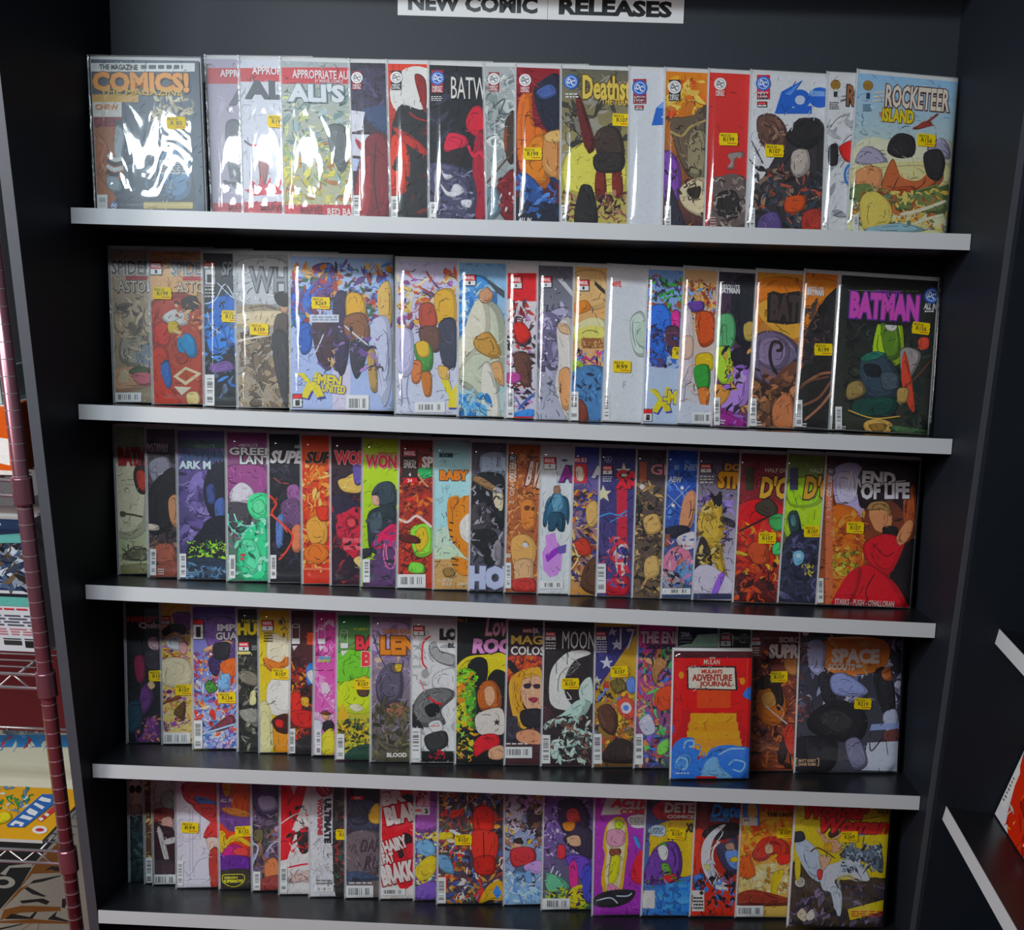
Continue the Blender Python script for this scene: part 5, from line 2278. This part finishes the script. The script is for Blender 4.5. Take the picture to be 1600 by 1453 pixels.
comic(4, 'E1', 538, 538, 'brooding slate comic with scratched lettering and a gold claw at its edge', '''
bg 4c4c5c 6a5c58
s 2a2228 1395,130 1575,135 1575,220 1395,210
s 3c3c54 1395,220 1540,215 1575,260 1575,380 1395,390
s 3a3848 1420,260 1500,250 1510,330 1430,340
s c8a048 1515,290 1550,230 1575,240 1575,330 1530,330
s 6a5e64 1395,400 1575,390 1575,600 1395,610
l 6 4a3c40 1470,470 1490,430 1500,490
l 6 4a3c40 1420,490 1440,450 1450,500
l 6 4a3c40 1500,580 1530,500 1555,540
t DARK 1470 420 1620 490 4a3840 - 0.0 0.3
t RUN 1490 510 1640 585 4a3840 - 0.0 0.3
s 3c4c68 1395,610 1480,600 1575,640 1395,650
r 1420 186 1488 206 d03038
t 255 1438 190 1472 202 fff
small 1410 655 1535 668 1 c8c8c8
bar 1390 672 1542 740
''', yb=1403)
comic(4, 'E2', 592, 594, 'white and red comic crowded with scrawled block words and a black bat', '''
bg e4dcd8 e8e0dc
p b8242c 120,130 290,110 290,620 230,660 180,560 140,480 120,330
p c03038 160,210 250,190 290,300 200,340
s 2a2224 225,160 260,140 292,150 292,180 240,180
s 2a2224 215,380 245,345 285,370 270,430 225,480 210,440
t BR 120 120 250 190 f0e8e4 8a1c24 0.07 0 14
t BLAM 140 190 330 290 f0e8e4 8a1c24 0.07 0 12
t HAIRY 130 370 260 440 f0e8e4 8a1c24 0.06 0 20
t FAT 128 450 190 510 f0e8e4 8a1c24 0.06 0 14
t BRAKK 120 500 300 610 f0e8e4 8a1c24 0.07 0 12
s c8303c 240,420 292,400 292,480 250,470
bar 120 640 250 676
''', yb=1403)
comic(4, 'E2', 645, 646, 'purple comic with a small figure box marked two and swirling yellow below', '''
bg 7c3c84 6a3c7c
n 295 330 420 690 80 36 5c8cc0 d8b840 3c4c40 c8c89c 7c4c94 4a6a8c e0d060
s 8a4c94 295,190 420,180 420,320 295,330
s 7cb0d8 310,400 370,380 410,430 380,470 320,450
s e0c84c 300,540 370,470 415,480 400,560 330,600
s 6a4c9c 295,640 415,600 415,700 295,690
r 298 112 380 202 e0b0bc
n 305 118 375 190 16 22 7c3c50 b8506c 5c2838
r 296 206 338 248 f0f0f0
r 340 206 380 248 f0f0f0
t 2 352 214 370 240 222 - 0.05
t MARVEL 299 216 336 232 c8303c - 0.02
st 458 354 R107
''', w=0.086)
comic(4, 'E2', 681, 683, 'busy comic with a bright red torso shape amid a comic jumble', '''
bg 5c4444 4a3c50
n 425 120 765 720 190 44 3c4c84 a8743c c8c4c8 2c2430 d8a050 8a3c30 5c78a8 e0d8c8 4a5c3c c83c34
s c83028 610,240 650,200 710,215 720,310 690,340 620,330
s d84034 600,350 670,330 740,360 730,480 690,530 620,500
s a8281f 620,480 720,470 720,560 630,560
l 9 5c1412 665,340 668,480
s d8c048 420,350 490,340 500,370 430,380
s d8a83c 640,720 690,630 760,600 765,700 700,700
p 3c78c0 735,620 762,660 740,700 715,660
s 5c88a8 420,470 480,470 510,560 440,540
r 420 575 470 640 c03830
small 450 120 500 138 2 c8c8d8
bar 415 580 465 718
st 558 380 R107
''', yb=1413)
comic(4, 'E2', 785, 786, 'pale blue comic with a person in a dark red hoodie striding through ice', '''
bg 7c7890 8cb0d8
s b48cc0 870,130 980,130 980,240 890,220
s c8c4d4 790,170 870,160 860,320 800,340
s 4a3c44 900,220 975,200 975,360 910,330
n 785 130 980 440 60 36 8a6450 5c5068 b8a4b8 3c343c d0b048 7c5c50
s e0b0a0 830,390 860,385 865,430 835,430
s 3a2c2c 825,385 860,370 875,400 840,400
s a83438 810,440 860,420 930,430 940,490 870,540 815,510
s 4a5c78 830,540 900,520 940,590 920,660 890,600 850,600 800,650
s a888b8 880,520 975,490 975,560 900,550
s a0c8ec 780,560 830,600 975,680 975,720 770,725
n 780 560 975 720 30 44 b8d8f4 7ca8d8 d8ecfc 5c88c0
''', w=0.084)
comic(4, 'E2', 844, 848, 'violet speckled comic with silver claw blades and a pink glove shape', '''
bg 6a4890 4a5c58
n 985 140 1240 460 120 22 c8b0e0 4c3470 8c68b4 e4d8f4 2c2040
s 3c2c4c 1060,200 1110,160 1180,170 1230,260 1200,340 1090,340
s a83c3c 1110,230 1160,215 1180,280 1120,290
s d88c40 1090,290 1150,290 1140,330 1100,330
s 3a3048 1090,380 1160,330 1240,330 1240,480 1170,450
s d8b090 1110,370 1170,360 1180,410 1130,410
s c83c48 1060,420 1095,410 1100,470 1065,480
s 5c3c9c 1100,480 1170,460 1240,500 1230,600 1170,580
l 10 d8dcec 1000,640 1010,590 1040,520
l 10 d8dcec 1022,650 1035,600 1060,545
l 9 d8dcec 1045,650 1055,610 1075,560
s d03c8c 1120,530 1145,490 1165,530 1165,640 1130,640
s 5c9c7c 1000,560 1090,590 1120,640 1010,660
s e0cc3c 1120,660 1180,620 1220,640 1210,720 1130,740
n 985 640 1230 750 40 26 d8c838 2a2430 8cb03c 4a3460
s 3a3c9c 1190,540 1240,520 1240,700 1200,690
bar 975 692 1125 752
''', yb=1422)
comic(4, 'E2', 923, 927, 'purple comic with a figure outlined in a yellow glow standing on black rocks', '''
bg 8c3090 7c2888
s f0c838 1330,300 1370,262 1420,280 1435,400 1420,520 1395,660 1310,670 1300,600 1320,480 1310,400
s f8ecc0 1340,300 1370,275 1412,290 1420,400 1400,560 1380,650 1320,650 1330,480 1325,400
s d098b0 1325,340 1370,325 1415,345 1412,400 1370,420 1325,400
s a8b83c 1365,285 1390,278 1410,295 1395,322 1370,320
s 7c4434 1340,435 1390,430 1390,460 1345,465
s c8c83c 1350,480 1390,470 1385,560 1360,610 1335,620
s d088a8 1330,620 1360,620 1400,665 1330,670
s c8303c 1450,560 1480,470 1530,440 1530,600 1470,610
s 4890d0 1465,360 1490,380 1500,430 1480,410
s 20242c 1255,690 1320,660 1400,650 1470,655 1440,710 1350,740 1260,730
l 7 c8d8e8 1265,705 1340,690 1380,720
l 7 c8d8e8 1370,680 1430,680 1455,665
p f0ece8 1320,155 1530,150 1530,240 1290,250
t ACTION 1338 160 1640 210 c0303c - 0.06 0.2
t COMICS 1390 215 1580 246 a83034 - 0.05
s f0f0f0 1430,270 1470,250 1530,255 1530,310 1460,315
small 1440 262 1525 305 4 777
''', yb=1431)
comic(4, 'E3', 999, 1008, 'comic with a clock-face yellow disc, purple coat shape and red oval title', '''
bg 4a3040 3c78c0
e 320 320 150 100 e8c838
s e8c838 180,330 300,230 390,230 390,480 200,480
t XI 348 238 384 282 2a2420 - 0.05
t X 258 275 290 320 2a2420 - 0.05
s 5c3484 150,470 200,360 290,330 330,400 320,500 250,540 150,530
s 5c8c3c 230,440 265,440 280,490 245,500
s e4e4e0 212,365 240,345 262,370 255,415 230,415
s 3c7c40 215,350 245,330 262,350 235,345
s c03034 240,500 300,490 300,530 250,535
n 160 480 390 560 20 30 5c3484 4a6c30 3a2448
s 4494dc 220,560 390,530 390,660 250,660
n 210 530 390 670 24 40 2c70c0 5cacec 24508c
s a03038 190,160 240,130 330,140 390,145 390,215 230,220 195,200
t DETECTIVE 245 140 560 188 e4dcd4 6a1c20 0.06
t COMICS 256 198 390 214 e0d8d0 - 0.05
s c8dcec 165,275 200,248 245,255 245,295 200,302
small 172 260 238 292 4 456
r 138 568 198 656 e8e4e0
st 306 290 R107
''', yb=1430)
comic(4, 'E3', 1075, 1086, 'vermilion comic with a big silver crescent moon and blue script title', '''
bg 2a2024 c83828
s c83c28 395,280 450,300 430,480 380,500
s 2a2226 430,300 480,250 600,240 600,300 500,320
s e8e8ec 425,420 440,330 500,262 545,248 490,310 470,390 485,470 530,540 580,570 500,560 450,500
s b8bcc8 450,440 480,420 500,500 540,550 480,520
s e0d890 440,440 470,450 455,470
s 3c3858 500,360 560,330 600,310 600,480 540,460
s 5c84c0 545,380 600,370 600,460 560,440
s e0c040 570,410 600,405 600,425 572,428
s 8a6a58 545,345 580,335 590,365 555,370
s 3c70c0 390,500 440,490 420,560 395,560
n 390 490 600 660 30 36 3470b8 2a2024 d84830 1c1a20
t Detective 472 150 760 208 4c98e0 24406c 0.03 0.2
t COMICS 468 212 566 230 4c98e0 - 0.03 0.2
r 380 568 440 670 e8e4e0
small 386 600 434 665 4 333
e 427 580 10 10 333
''', yb=1427)
comic(4, 'E3', 1146, 1158, 'golden flame-coloured comic with billowing dark red hair and cream folds', '''
bg d8902c d8b868
n 630 220 870 420 70 44 e8a838 d8702c f0c850 c85024 e0b040
s 9c2c20 680,380 720,320 780,305 850,340 850,400 780,390 740,420 690,420
s e8c4a0 740,350 770,345 775,380 745,385
s e8d898 640,480 740,440 860,450 860,560 720,580 610,580
n 620 440 860 580 40 40 f0e4b0 c8a860 8a6430 e0cc88 f4ecc8
s c8302c 800,400 855,390 855,430 810,440
s e0c838 770,500 830,470 800,560 800,630 770,640
s e06c28 620,420 660,400 690,490 620,500
s 7a2c1c 605,590 700,570 860,610 860,640 605,640
r 630 140 712 250 3c5c94
s e0c070 655,150 690,145 700,200 660,210
r 628 212 700 250 e8e4dc
t $1.00 634 218 660 230 222
t PHOENIX 720 140 1000 176 c83c2c 6a1c1c 0.06
t THE_UNTOLD 746 188 920 206 3a2018 - 0.05
bar 592 642 730 696
st 836 284 R107
''', yb=1433)
comic(4, 'E3', 1226, 1240, 'thick yellow comic with a white horse and red script title, last on lowest shelf', '''
bg e8d024 e8d024
s 4a3828 870,440 1000,420 1100,520 1370,520 1370,740 860,740
n 860 540 1370 740 90 46 3c3444 5c4c60 2c2830 4a3c34 6a5c74
s b8c4d4 890,330 940,320 1010,400 1020,520 960,500 900,400
s 30343c 870,290 920,280 930,320 880,330
s e4e8f0 1010,470 1100,430 1190,420 1250,510 1210,520 1150,490 1080,520 1100,580 1080,660 1060,580 1020,560
s c8d0dc 1060,560 1110,570 1110,680 1090,680
l 12 e4e8f0 1090,580 1100,640 1095,690
s e0b088 1080,300 1100,275 1105,305 1085,315
s e0b088 1040,330 1090,320 1110,370 1060,380
s d8a830 1030,345 1060,335 1065,370 1035,375
s 4a3024 1050,285 1085,262 1100,290 1060,310
s e0b088 985,260 1010,280 1050,320 1030,335
s a83438 995,470 1020,470 1015,510 998,510
s d8b090 1005,400 1060,410 1020,470
l 7 5c4028 960,380 1000,360 1080,410
s 586470 1110,390 1150,350 1230,370 1300,350 1310,480 1230,430 1130,410
n 1110 340 1310 480 50 26 707c8c 444c5c 9ca8b4 30343c
l 5 4a4030 1225,290 1215,350
p 4c6c9c 1198,285 1228,282 1228,298 1200,300
s d8c8b0 895,690 920,655 945,690 930,720
s e4dcd4 940,690 970,660 980,700 950,715
e 909 527 24 24 d8d4cc
e 909 527 18 18 8a8478
e 898 460 14 60 f0d820
p f0d838 1142,660 1325,612 1332,665 1155,715
l 3 2c2420 1142,660 1325,612 1332,665 1155,715 1142,660
small 1160 668 1315 700 3 a03428
t Wonder 930 140 1250 215 b83030 6a1c1c 0.05 0.3
t Woman 1005 215 1350 285 b83030 6a1c1c 0.05 0.3
l 4 6a5c14 900,200 1040,225 1200,220 1330,200
t SUMMER 1272 160 1362 176 5c3420 - 0.03
t ISSUE 1288 180 1346 192 5c3420 - 0.03
st 1150 304 R269
''', yb=1450, thick=0.004, mar=0.005)


# ------------------------------------------------------------------ paper sign on the back panel
def paper_sign(u0, u1, words, a, b, label):
    root = empty('paper_sign', RACK @ Matrix.Translation((u0, BACKW - 0.0012, 0.951)))
    tag(root, label, 'sign', 'two sheets of the sign above the top shelf')
    bmobj('sheet', boxbm(0, u1 - u0 - 0.0006, 0, 0.0007, 0, 0.0525), M_PAPER, root)
    sh = Sheet((0, 0, u1 - u0, 0.0525), -0.00005)
    draw(sh, 't %s %f 0.008 %f 0.0335 1c1c1e - 0.05' % (words, a, b), lambda x, z: (x, 0.0415 - z), None, _rng)
    sh.build(root, {})


paper_sign(-0.218, 0.030, 'NEW_COMIC', 0.017, 0.231, 'white paper sheet printed NEW COMIC on the rack back panel')
paper_sign(0.030, 0.254, 'RELEASES', 0.018, 0.204, 'white paper sheet printed RELEASES on the rack back panel')

# ------------------------------------------------------------------ room
FLOOR = -0.95
M_CARPET = mat('red_carpet', (0.33, 0.045, 0.05), 0.9, spec=0.1, bump=0.6, bscale=300, var=0.25)
M_WALL = mat('pale_wall_paint', (0.55, 0.56, 0.57), 0.8, var=0.04, bscale=4)
tag(bmobj('floor', boxbm(-4.2, 2.6, -4.2, 2.8, FLOOR - 0.05, FLOOR), M_CARPET), 'red carpet of the shop floor', 'floor', kind='structure')
tag(bmobj('wall_back', boxbm(-4.2, 2.6, 2.7, 2.8, FLOOR, 1.9), M_WALL), 'pale painted wall behind the racks', 'wall', kind='structure')


def zplane(px, py, z):
    d = ray(px, py)
    return CAM + d * ((z - CAM.z) / d.z)


def floor_sheet(root, box, inv_h, frame, z, dsl, names, y=0.0):
    x0, y0, sc = frame
    sh = Sheet(box, y)

    def mp(cx, cy):
        q = inv_h @ zplane(x0 + cx / sc, y0 + cy / sc, z)
        return q.x, q.z
    draw(sh, dsl, mp, None, random.Random(5))
    sh.build(root, names)


FLAT = Matrix.Rotation(-math.pi / 2, 4, 'X')     # a sheet's x right, z away, face up
mw = Matrix.Translation((-1.75, 0.10, FLOOR + 0.006)) @ FLAT
mat_root = empty('floor_mat', mw)
tag(mat_root, 'tan, cream and black patterned floor mat beside the rack', 'mat')
bmobj('mat_base', boxbm(0, 0.98, 0.0005, 0.006, 0, 1.05), mat('mat_pile', (0.5, 0.46, 0.40), 0.95, spec=0.1, bump=0.6, bscale=250, var=0.2), mat_root)
floor_sheet(mat_root, (0, 0, 0.98, 1.05), mw.inverted(), (0, 1300, 9.49), FLOOR + 0.006, '''
bg cfc4b4
p a8672c 0,1180 300,820 520,480 900,120 960,520 940,600 480,620 300,830 460,760 330,860
p 23211f -400,1500 -20,1170 310,800 500,470 830,110 -700,60
p d8d0c0 130,500 480,460 480,520 150,530 80,640 0,620
e 60 745 165 90 d8d0c0
e 40 745 95 45 23211f
p 2a1a14 660,575 760,505 850,510 950,570 820,580 760,550
p 2a1a14 430,770 500,715 900,640 900,655 620,740
p 2a1a14 360,840 410,810 600,910 690,950 640,960 480,920
p 2a1a14 290,1020 460,1000 640,985 740,1030 690,1080 560,1035 330,1060
p a8672c 60,1150 330,1090 900,1110 900,1170 300,1195 0,1310
p 2a1a14 70,1290 170,1210 280,1230 440,1260 520,1180 550,1190 480,1290 200,1290
p 2a1a14 700,1295 850,1170 820,1250 1030,1320 1030,1335
p 2a1a14 920,990 1010,985 960,1130 915,1120
p a8672c 0,1320 500,1290 1030,1335 1030,1360 0,1350
l 14 a8672c 330,1450 480,1340
l 14 a8672c 560,1450 580,1340
p 2a1a14 0,1425 340,1355 340,1370 0,1450
''', {'art': 'mat_pattern'})


# ------------------------------------------------------------------ wire rack at the left
PX, PY = -0.7395, 0.0
RAILS = [0.195, -0.128, -0.455]
wr = empty('wire_shelf_rack', Matrix.Translation((PX, PY, FLOOR)))
tag(wr, 'chrome wire shelving rack with grooved posts, standing beside the black rack', 'shelving')
RX0, RY1 = -0.78, 0.45
pole_me = None
for (qx, qy) in ((0, 0), (0, RY1), (RX0, 0), (RX0, RY1)):
    if pole_me is None:
        p = bmobj('post', tubebm([(0, 0, 0), (0, 0, 1.9)], 0.0115, 20), M_POLE, wr, smooth=True)
        pole_me = p.data
        bm = bmesh.new()
        for k in range(74):
            z = 0.01 + k * 0.0254
            tubebm([(0, 0, z), (0, 0, z + 0.0011)], 0.01185, 14, bm)
        g = bmobj('groove_rings', bm, M_CHROME, p)
        g['kind'] = 'stuff'
        groove = g.data
    else:
        p = bpy.data.objects.new('post', pole_me)
        col.objects.link(p)
        p.parent = wr
        g = bpy.data.objects.new('groove_rings', groove)
        col.objects.link(g)
        g.parent = p
        g['kind'] = 'stuff'
    p.location = (qx, qy, 0)
wire_me = rail_me = col_me = tr_me = None
for zr in RAILS:
    z = zr - FLOOR
    shf = empty('wire_shelf', Matrix.Identity(4))
    shf.parent = wr
    shf.location = (0, 0, z)

    def piece(name, me_bm, loc, material):
        if isinstance(me_bm, bmesh.types.BMesh):
            o = bmobj(name, me_bm, material, shf, smooth=True)
        else:
            o = bpy.data.objects.new(name, me_bm)
            col.objects.link(o)
            o.parent = shf
        o.location = loc
        return o.data
    rail_me = rail_me or tubebm([(RX0 + 0.014, 0, 0), (-0.014, 0, 0)], 0.0028, 8)
    for (yy, zz) in ((0, 0), (0, -0.024), (RY1, 0), (RY1, -0.024)):
        rail_me = piece('rail', rail_me, (0, yy, zz), M_CHROME)
    if tr_me is None:
        tr_me = tubebm([(RX0 + 0.02 + 0.0243 * i, 0, -0.001 if i % 2 else -0.023) for i in range(31)], 0.0017, 6)
    tr_me = piece('zigzag_truss', tr_me, (0, 0.001, 0), M_CHROME)
    wire_me = wire_me or tubebm([(RX0 + 0.014, 0, 0), (-0.014, 0, 0)], 0.0014, 6)
    for k in range(1, 17):
        wire_me = piece('wire', wire_me, (0, k * RY1 / 17, 0.001), M_CHROME)
    for k in range(3):
        piece('cross_brace', tubebm([(-0.05 - 0.3 * k, 0.0, -0.003), (-0.05 - 0.3 * k, RY1, -0.003)], 0.0022, 6), (0, 0, 0), M_CHROME)
    for (qx, qy) in ((0, 0), (0, RY1), (RX0, 0), (RX0, RY1)):
        col_me = col_me or tubebm([(0, 0, 0.006), (0, 0, 0.004), (0, 0, -0.034), (0, 0, -0.036)], 0.0152, 20)
        col_me = piece('post_collar', col_me, (qx, qy, 0), M_POLE)


def carton(name, label, x0, x1, y0, y1, z0, z1, color, dsl=None, group=None, cat='box'):
    root = empty(name, Matrix.Translation((x0, y0, z0)))
    tag(root, label, cat, group)
    w, d, h = x1 - x0, y1 - y0, z1 - z0
    bmobj('carton', boxbm(0, w, 0, d, 0, h, 0.0015), mat(name + '_card', color, 0.5, var=0.05, bscale=20), root)
    bmobj('lid_flap', boxbm(0.004, w - 0.004, 0.004, d - 0.004, h, h + 0.0008), M_PAPER, root)
    if dsl:
        sh = Sheet((0.001, 0.001, w - 0.001, h - 0.001), -0.0002)
        draw(sh, dsl, lambda x, y: (w - x / 1000, h - y / 1000), None, random.Random(3))
        sh.build(root, {'art': 'printed_front', 'title': 'printed_lettering'})


T0, M0, L0 = RAILS[0] + 0.0028, RAILS[1] + 0.0028, RAILS[2] + 0.0028
# printed fronts: x counts in mm leftward from the right edge, y in mm down from the top
carton('orange_box', 'orange box with white letters on the upper wire shelf', -1.15, -0.762, 0.02, 0.16, T0, T0 + 0.108, 'd8622a', '''
r 0 0 400 108 d8622a
p f4f0ec 2,50 22,48 24,88 4,92
p f4f0ec 30,48 58,46 60,92 32,94
e 45 70 6 12 d8622a
r 0 100 400 108 e8e4dc
''')
carton('mint_box', 'pale mint carton lying on top of the orange box', -1.15, -0.772, 0.03, 0.15, T0 + 0.1095, T0 + 0.165, 'a8c0b8')
carton('white_box', 'white carton with a red band on top of the mint carton', -1.15, -0.776, 0.03, 0.15, T0 + 0.1665, T0 + 0.46, 'd4d8dc', '''
r 0 150 380 168 c02c3c
n 0 20 160 140 20 26 c0c8d0 e4e8ec a8b4c0
n 0 180 160 280 20 26 b8c4a8 e0e0d8 9cacb4
''')
carton('yellow_box', 'small dull yellow box behind the orange box on the wire rack', -0.95, -0.764, 0.24, 0.34, T0 + 0.0515, T0 + 0.13, '8a8a2c')
carton('navy_box', 'navy box under the small yellow box on the wire rack', -0.95, -0.762, 0.22, 0.36, T0, T0 + 0.05, '23306c')
carton('model_kit_box', 'white model kit box with dark battle artwork standing on the middle wire shelf', -1.15, -0.782, 0.085, 0.165, M0, M0 + 0.235, 'd4d6da', '''
r 0 0 400 125 2c3c5c
n 0 30 130 120 90 22 1c2430 4a5c7c 8c98a8 6a5c48 3c4a5c c0ccd8 2a2420
p 6ab0a8 0,22 100,34 100,44 0,40
r 0 0 400 20 2c4060
t NOITAT 46 22 14 30 d0d8e0 - 0.01
e 58 10 9 4 d8dce4
r 4 132 78 152 6ab4a8
r 4 130 78 136 20242c
r 84 132 110 160 1c1e24
small 8 156 76 162 1 c84048
small 6 168 110 190 4 556
small 6 192 110 206 3 c88088
r 10 214 34 226 222
r 40 214 70 222 333
small 6 210 110 214 1 444
'''.replace('t NOITAT 46 22 14 30 d0d8e0 - 0.01\n', ''))
carton('grey_box', 'plain grey carton at the back of the middle wire shelf', -0.93, -0.762, 0.25, 0.40, M0, M0 + 0.20, 'a8a8ac')


def flat_book(name, label, x0, x1, y0, y1, z, t, base, dsl, frame):
    mw = Matrix.Translation((x0, y0, z + t)) @ FLAT
    root = empty(name, mw)
    tag(root, label, 'comic', 'comics lying flat on the low wire shelf')
    bmobj('page_block', boxbm(0, x1 - x0, 0.0, t, 0, y1 - y0), M_PAGES, root)
    floor_sheet(root, (0, 0, x1 - x0, y1 - y0), mw.inverted(), frame, z + t, dsl, {'art': 'cover_art', 'title': 'title_lettering', 'credits': 'credit_lines'}, -0.0001)
    return root


c0 = zplane(66, 1313, L0 + 0.006)
flat_book('comic_book', 'thick orange-yellow comic with blue block letters lying on the low wire shelf', c0.x - 0.36, c0.x, c0.y, c0.y + 0.175, L0, 0.006, 'e0a83c', '''
bg e8ac3c
n -200 560 420 800 60 70 3c80d0 c83c48 e8dcc8 5c9c5c d8c060 8ca0a8
n -300 950 260 1150 30 50 d8e0e0 3c8c50 e0c04c 5c88b0
s f0dc30 -60,1180 60,1150 90,1200 20,1240 -60,1240
p 3468b0 50,1250 330,1010 450,1010 445,1075 190,1270 60,1268
p f0f0f0 75,1250 120,1215 190,1235 175,1262 150,1262 155,1245 120,1240 105,1258
p f0f0f0 150,1195 180,1170 260,1195 235,1215
p f0f0f0 205,1145 235,1118 300,1150 275,1180 225,1165
p f0f0f0 262,1090 280,1075 350,1110 330,1130
p f0f0f0 300,1055 325,1030 400,1050 395,1075 340,1068
p c84048 290,1210 440,1090 445,1130 320,1228
p f0f0f0 300,1205 325,1190 345,1205 320,1222
p f0f0f0 345,1170 365,1155 390,1170 370,1188
e 312 1290 60 32 f0ece8
e 312 1290 34 14 c83c50
''', (0, 1040, 5.01))
c1 = zplane(70, 1155, L0 + 0.004)
flat_book('comic_book', 'white and grey-blue comic lying flat at the back of the low wire shelf', c0.x - 0.36, c0.x + 0.02, c0.y + 0.18, c0.y + 0.405, L0, 0.004, 'e0dcc8', '''
bg ece6cc
s 8ca0a8 40,480 160,320 340,280 420,400 420,570 60,540
s b8c8cc 140,400 260,340 360,420 300,500
n 60 300 400 560 26 60 7c949c a8b8bc c8d4d4 60787f
l 12 e0c860 0,300 120,180 300,140
r -400 545 600 640 3c8cd0
n -200 560 400 640 14 60 c84048 5ca0e0 e0e4d8
''', (0, 1040, 5.01))

# ------------------------------------------------------------------ book on the neighbouring rack
NR = NB @ Matrix(((1, 0, 0, 0), (0, math.cos(TILT), math.sin(TILT), RO.y - 0.022), (0, -math.sin(TILT), math.cos(TILT), 0.024), (0, 0, 0, 1)))
nv = SHELF[3][0] + 0.0022
nq = NR.inverted() @ hit(1560, 1273, NR @ Vector((0, 0, nv)), NR.to_3x3() @ Vector((0, 0, 1)))
bw = empty('large_book', NR @ Matrix.Translation((max(nq.x, XL + 0.004), min(nq.y, 0.118), nv)) @ Matrix.Rotation(-math.radians(7), 4, 'X'))
tag(bw, 'white, yellow and red book standing on the neighbouring rack', 'book')
bmobj('page_block', boxbm(0, 0.2, -0.006, 0, 0, 0.262), M_PAPER, bw)
sh = Sheet((0, 0, 0.2, 0.262), -0.0061)
draw(sh, '''
bg e4e0e4 e4e0e4
r 0 118 200 138 e0a02c
p d83c20 0,142 200,142 200,262 60,262 34,240
p f0ece8 0,160 18,176 22,240 0,240
small 4 190 14 236 7 555
n 40 150 200 255 24 20 f05c2c b82c1c f0a048 e8e0d8
''', lambda x, y: (x / 1000, 0.262 - y / 1000), None, random.Random(4))
sh.build(bw, {'art': 'cover_art', 'credits': 'credit_lines'})
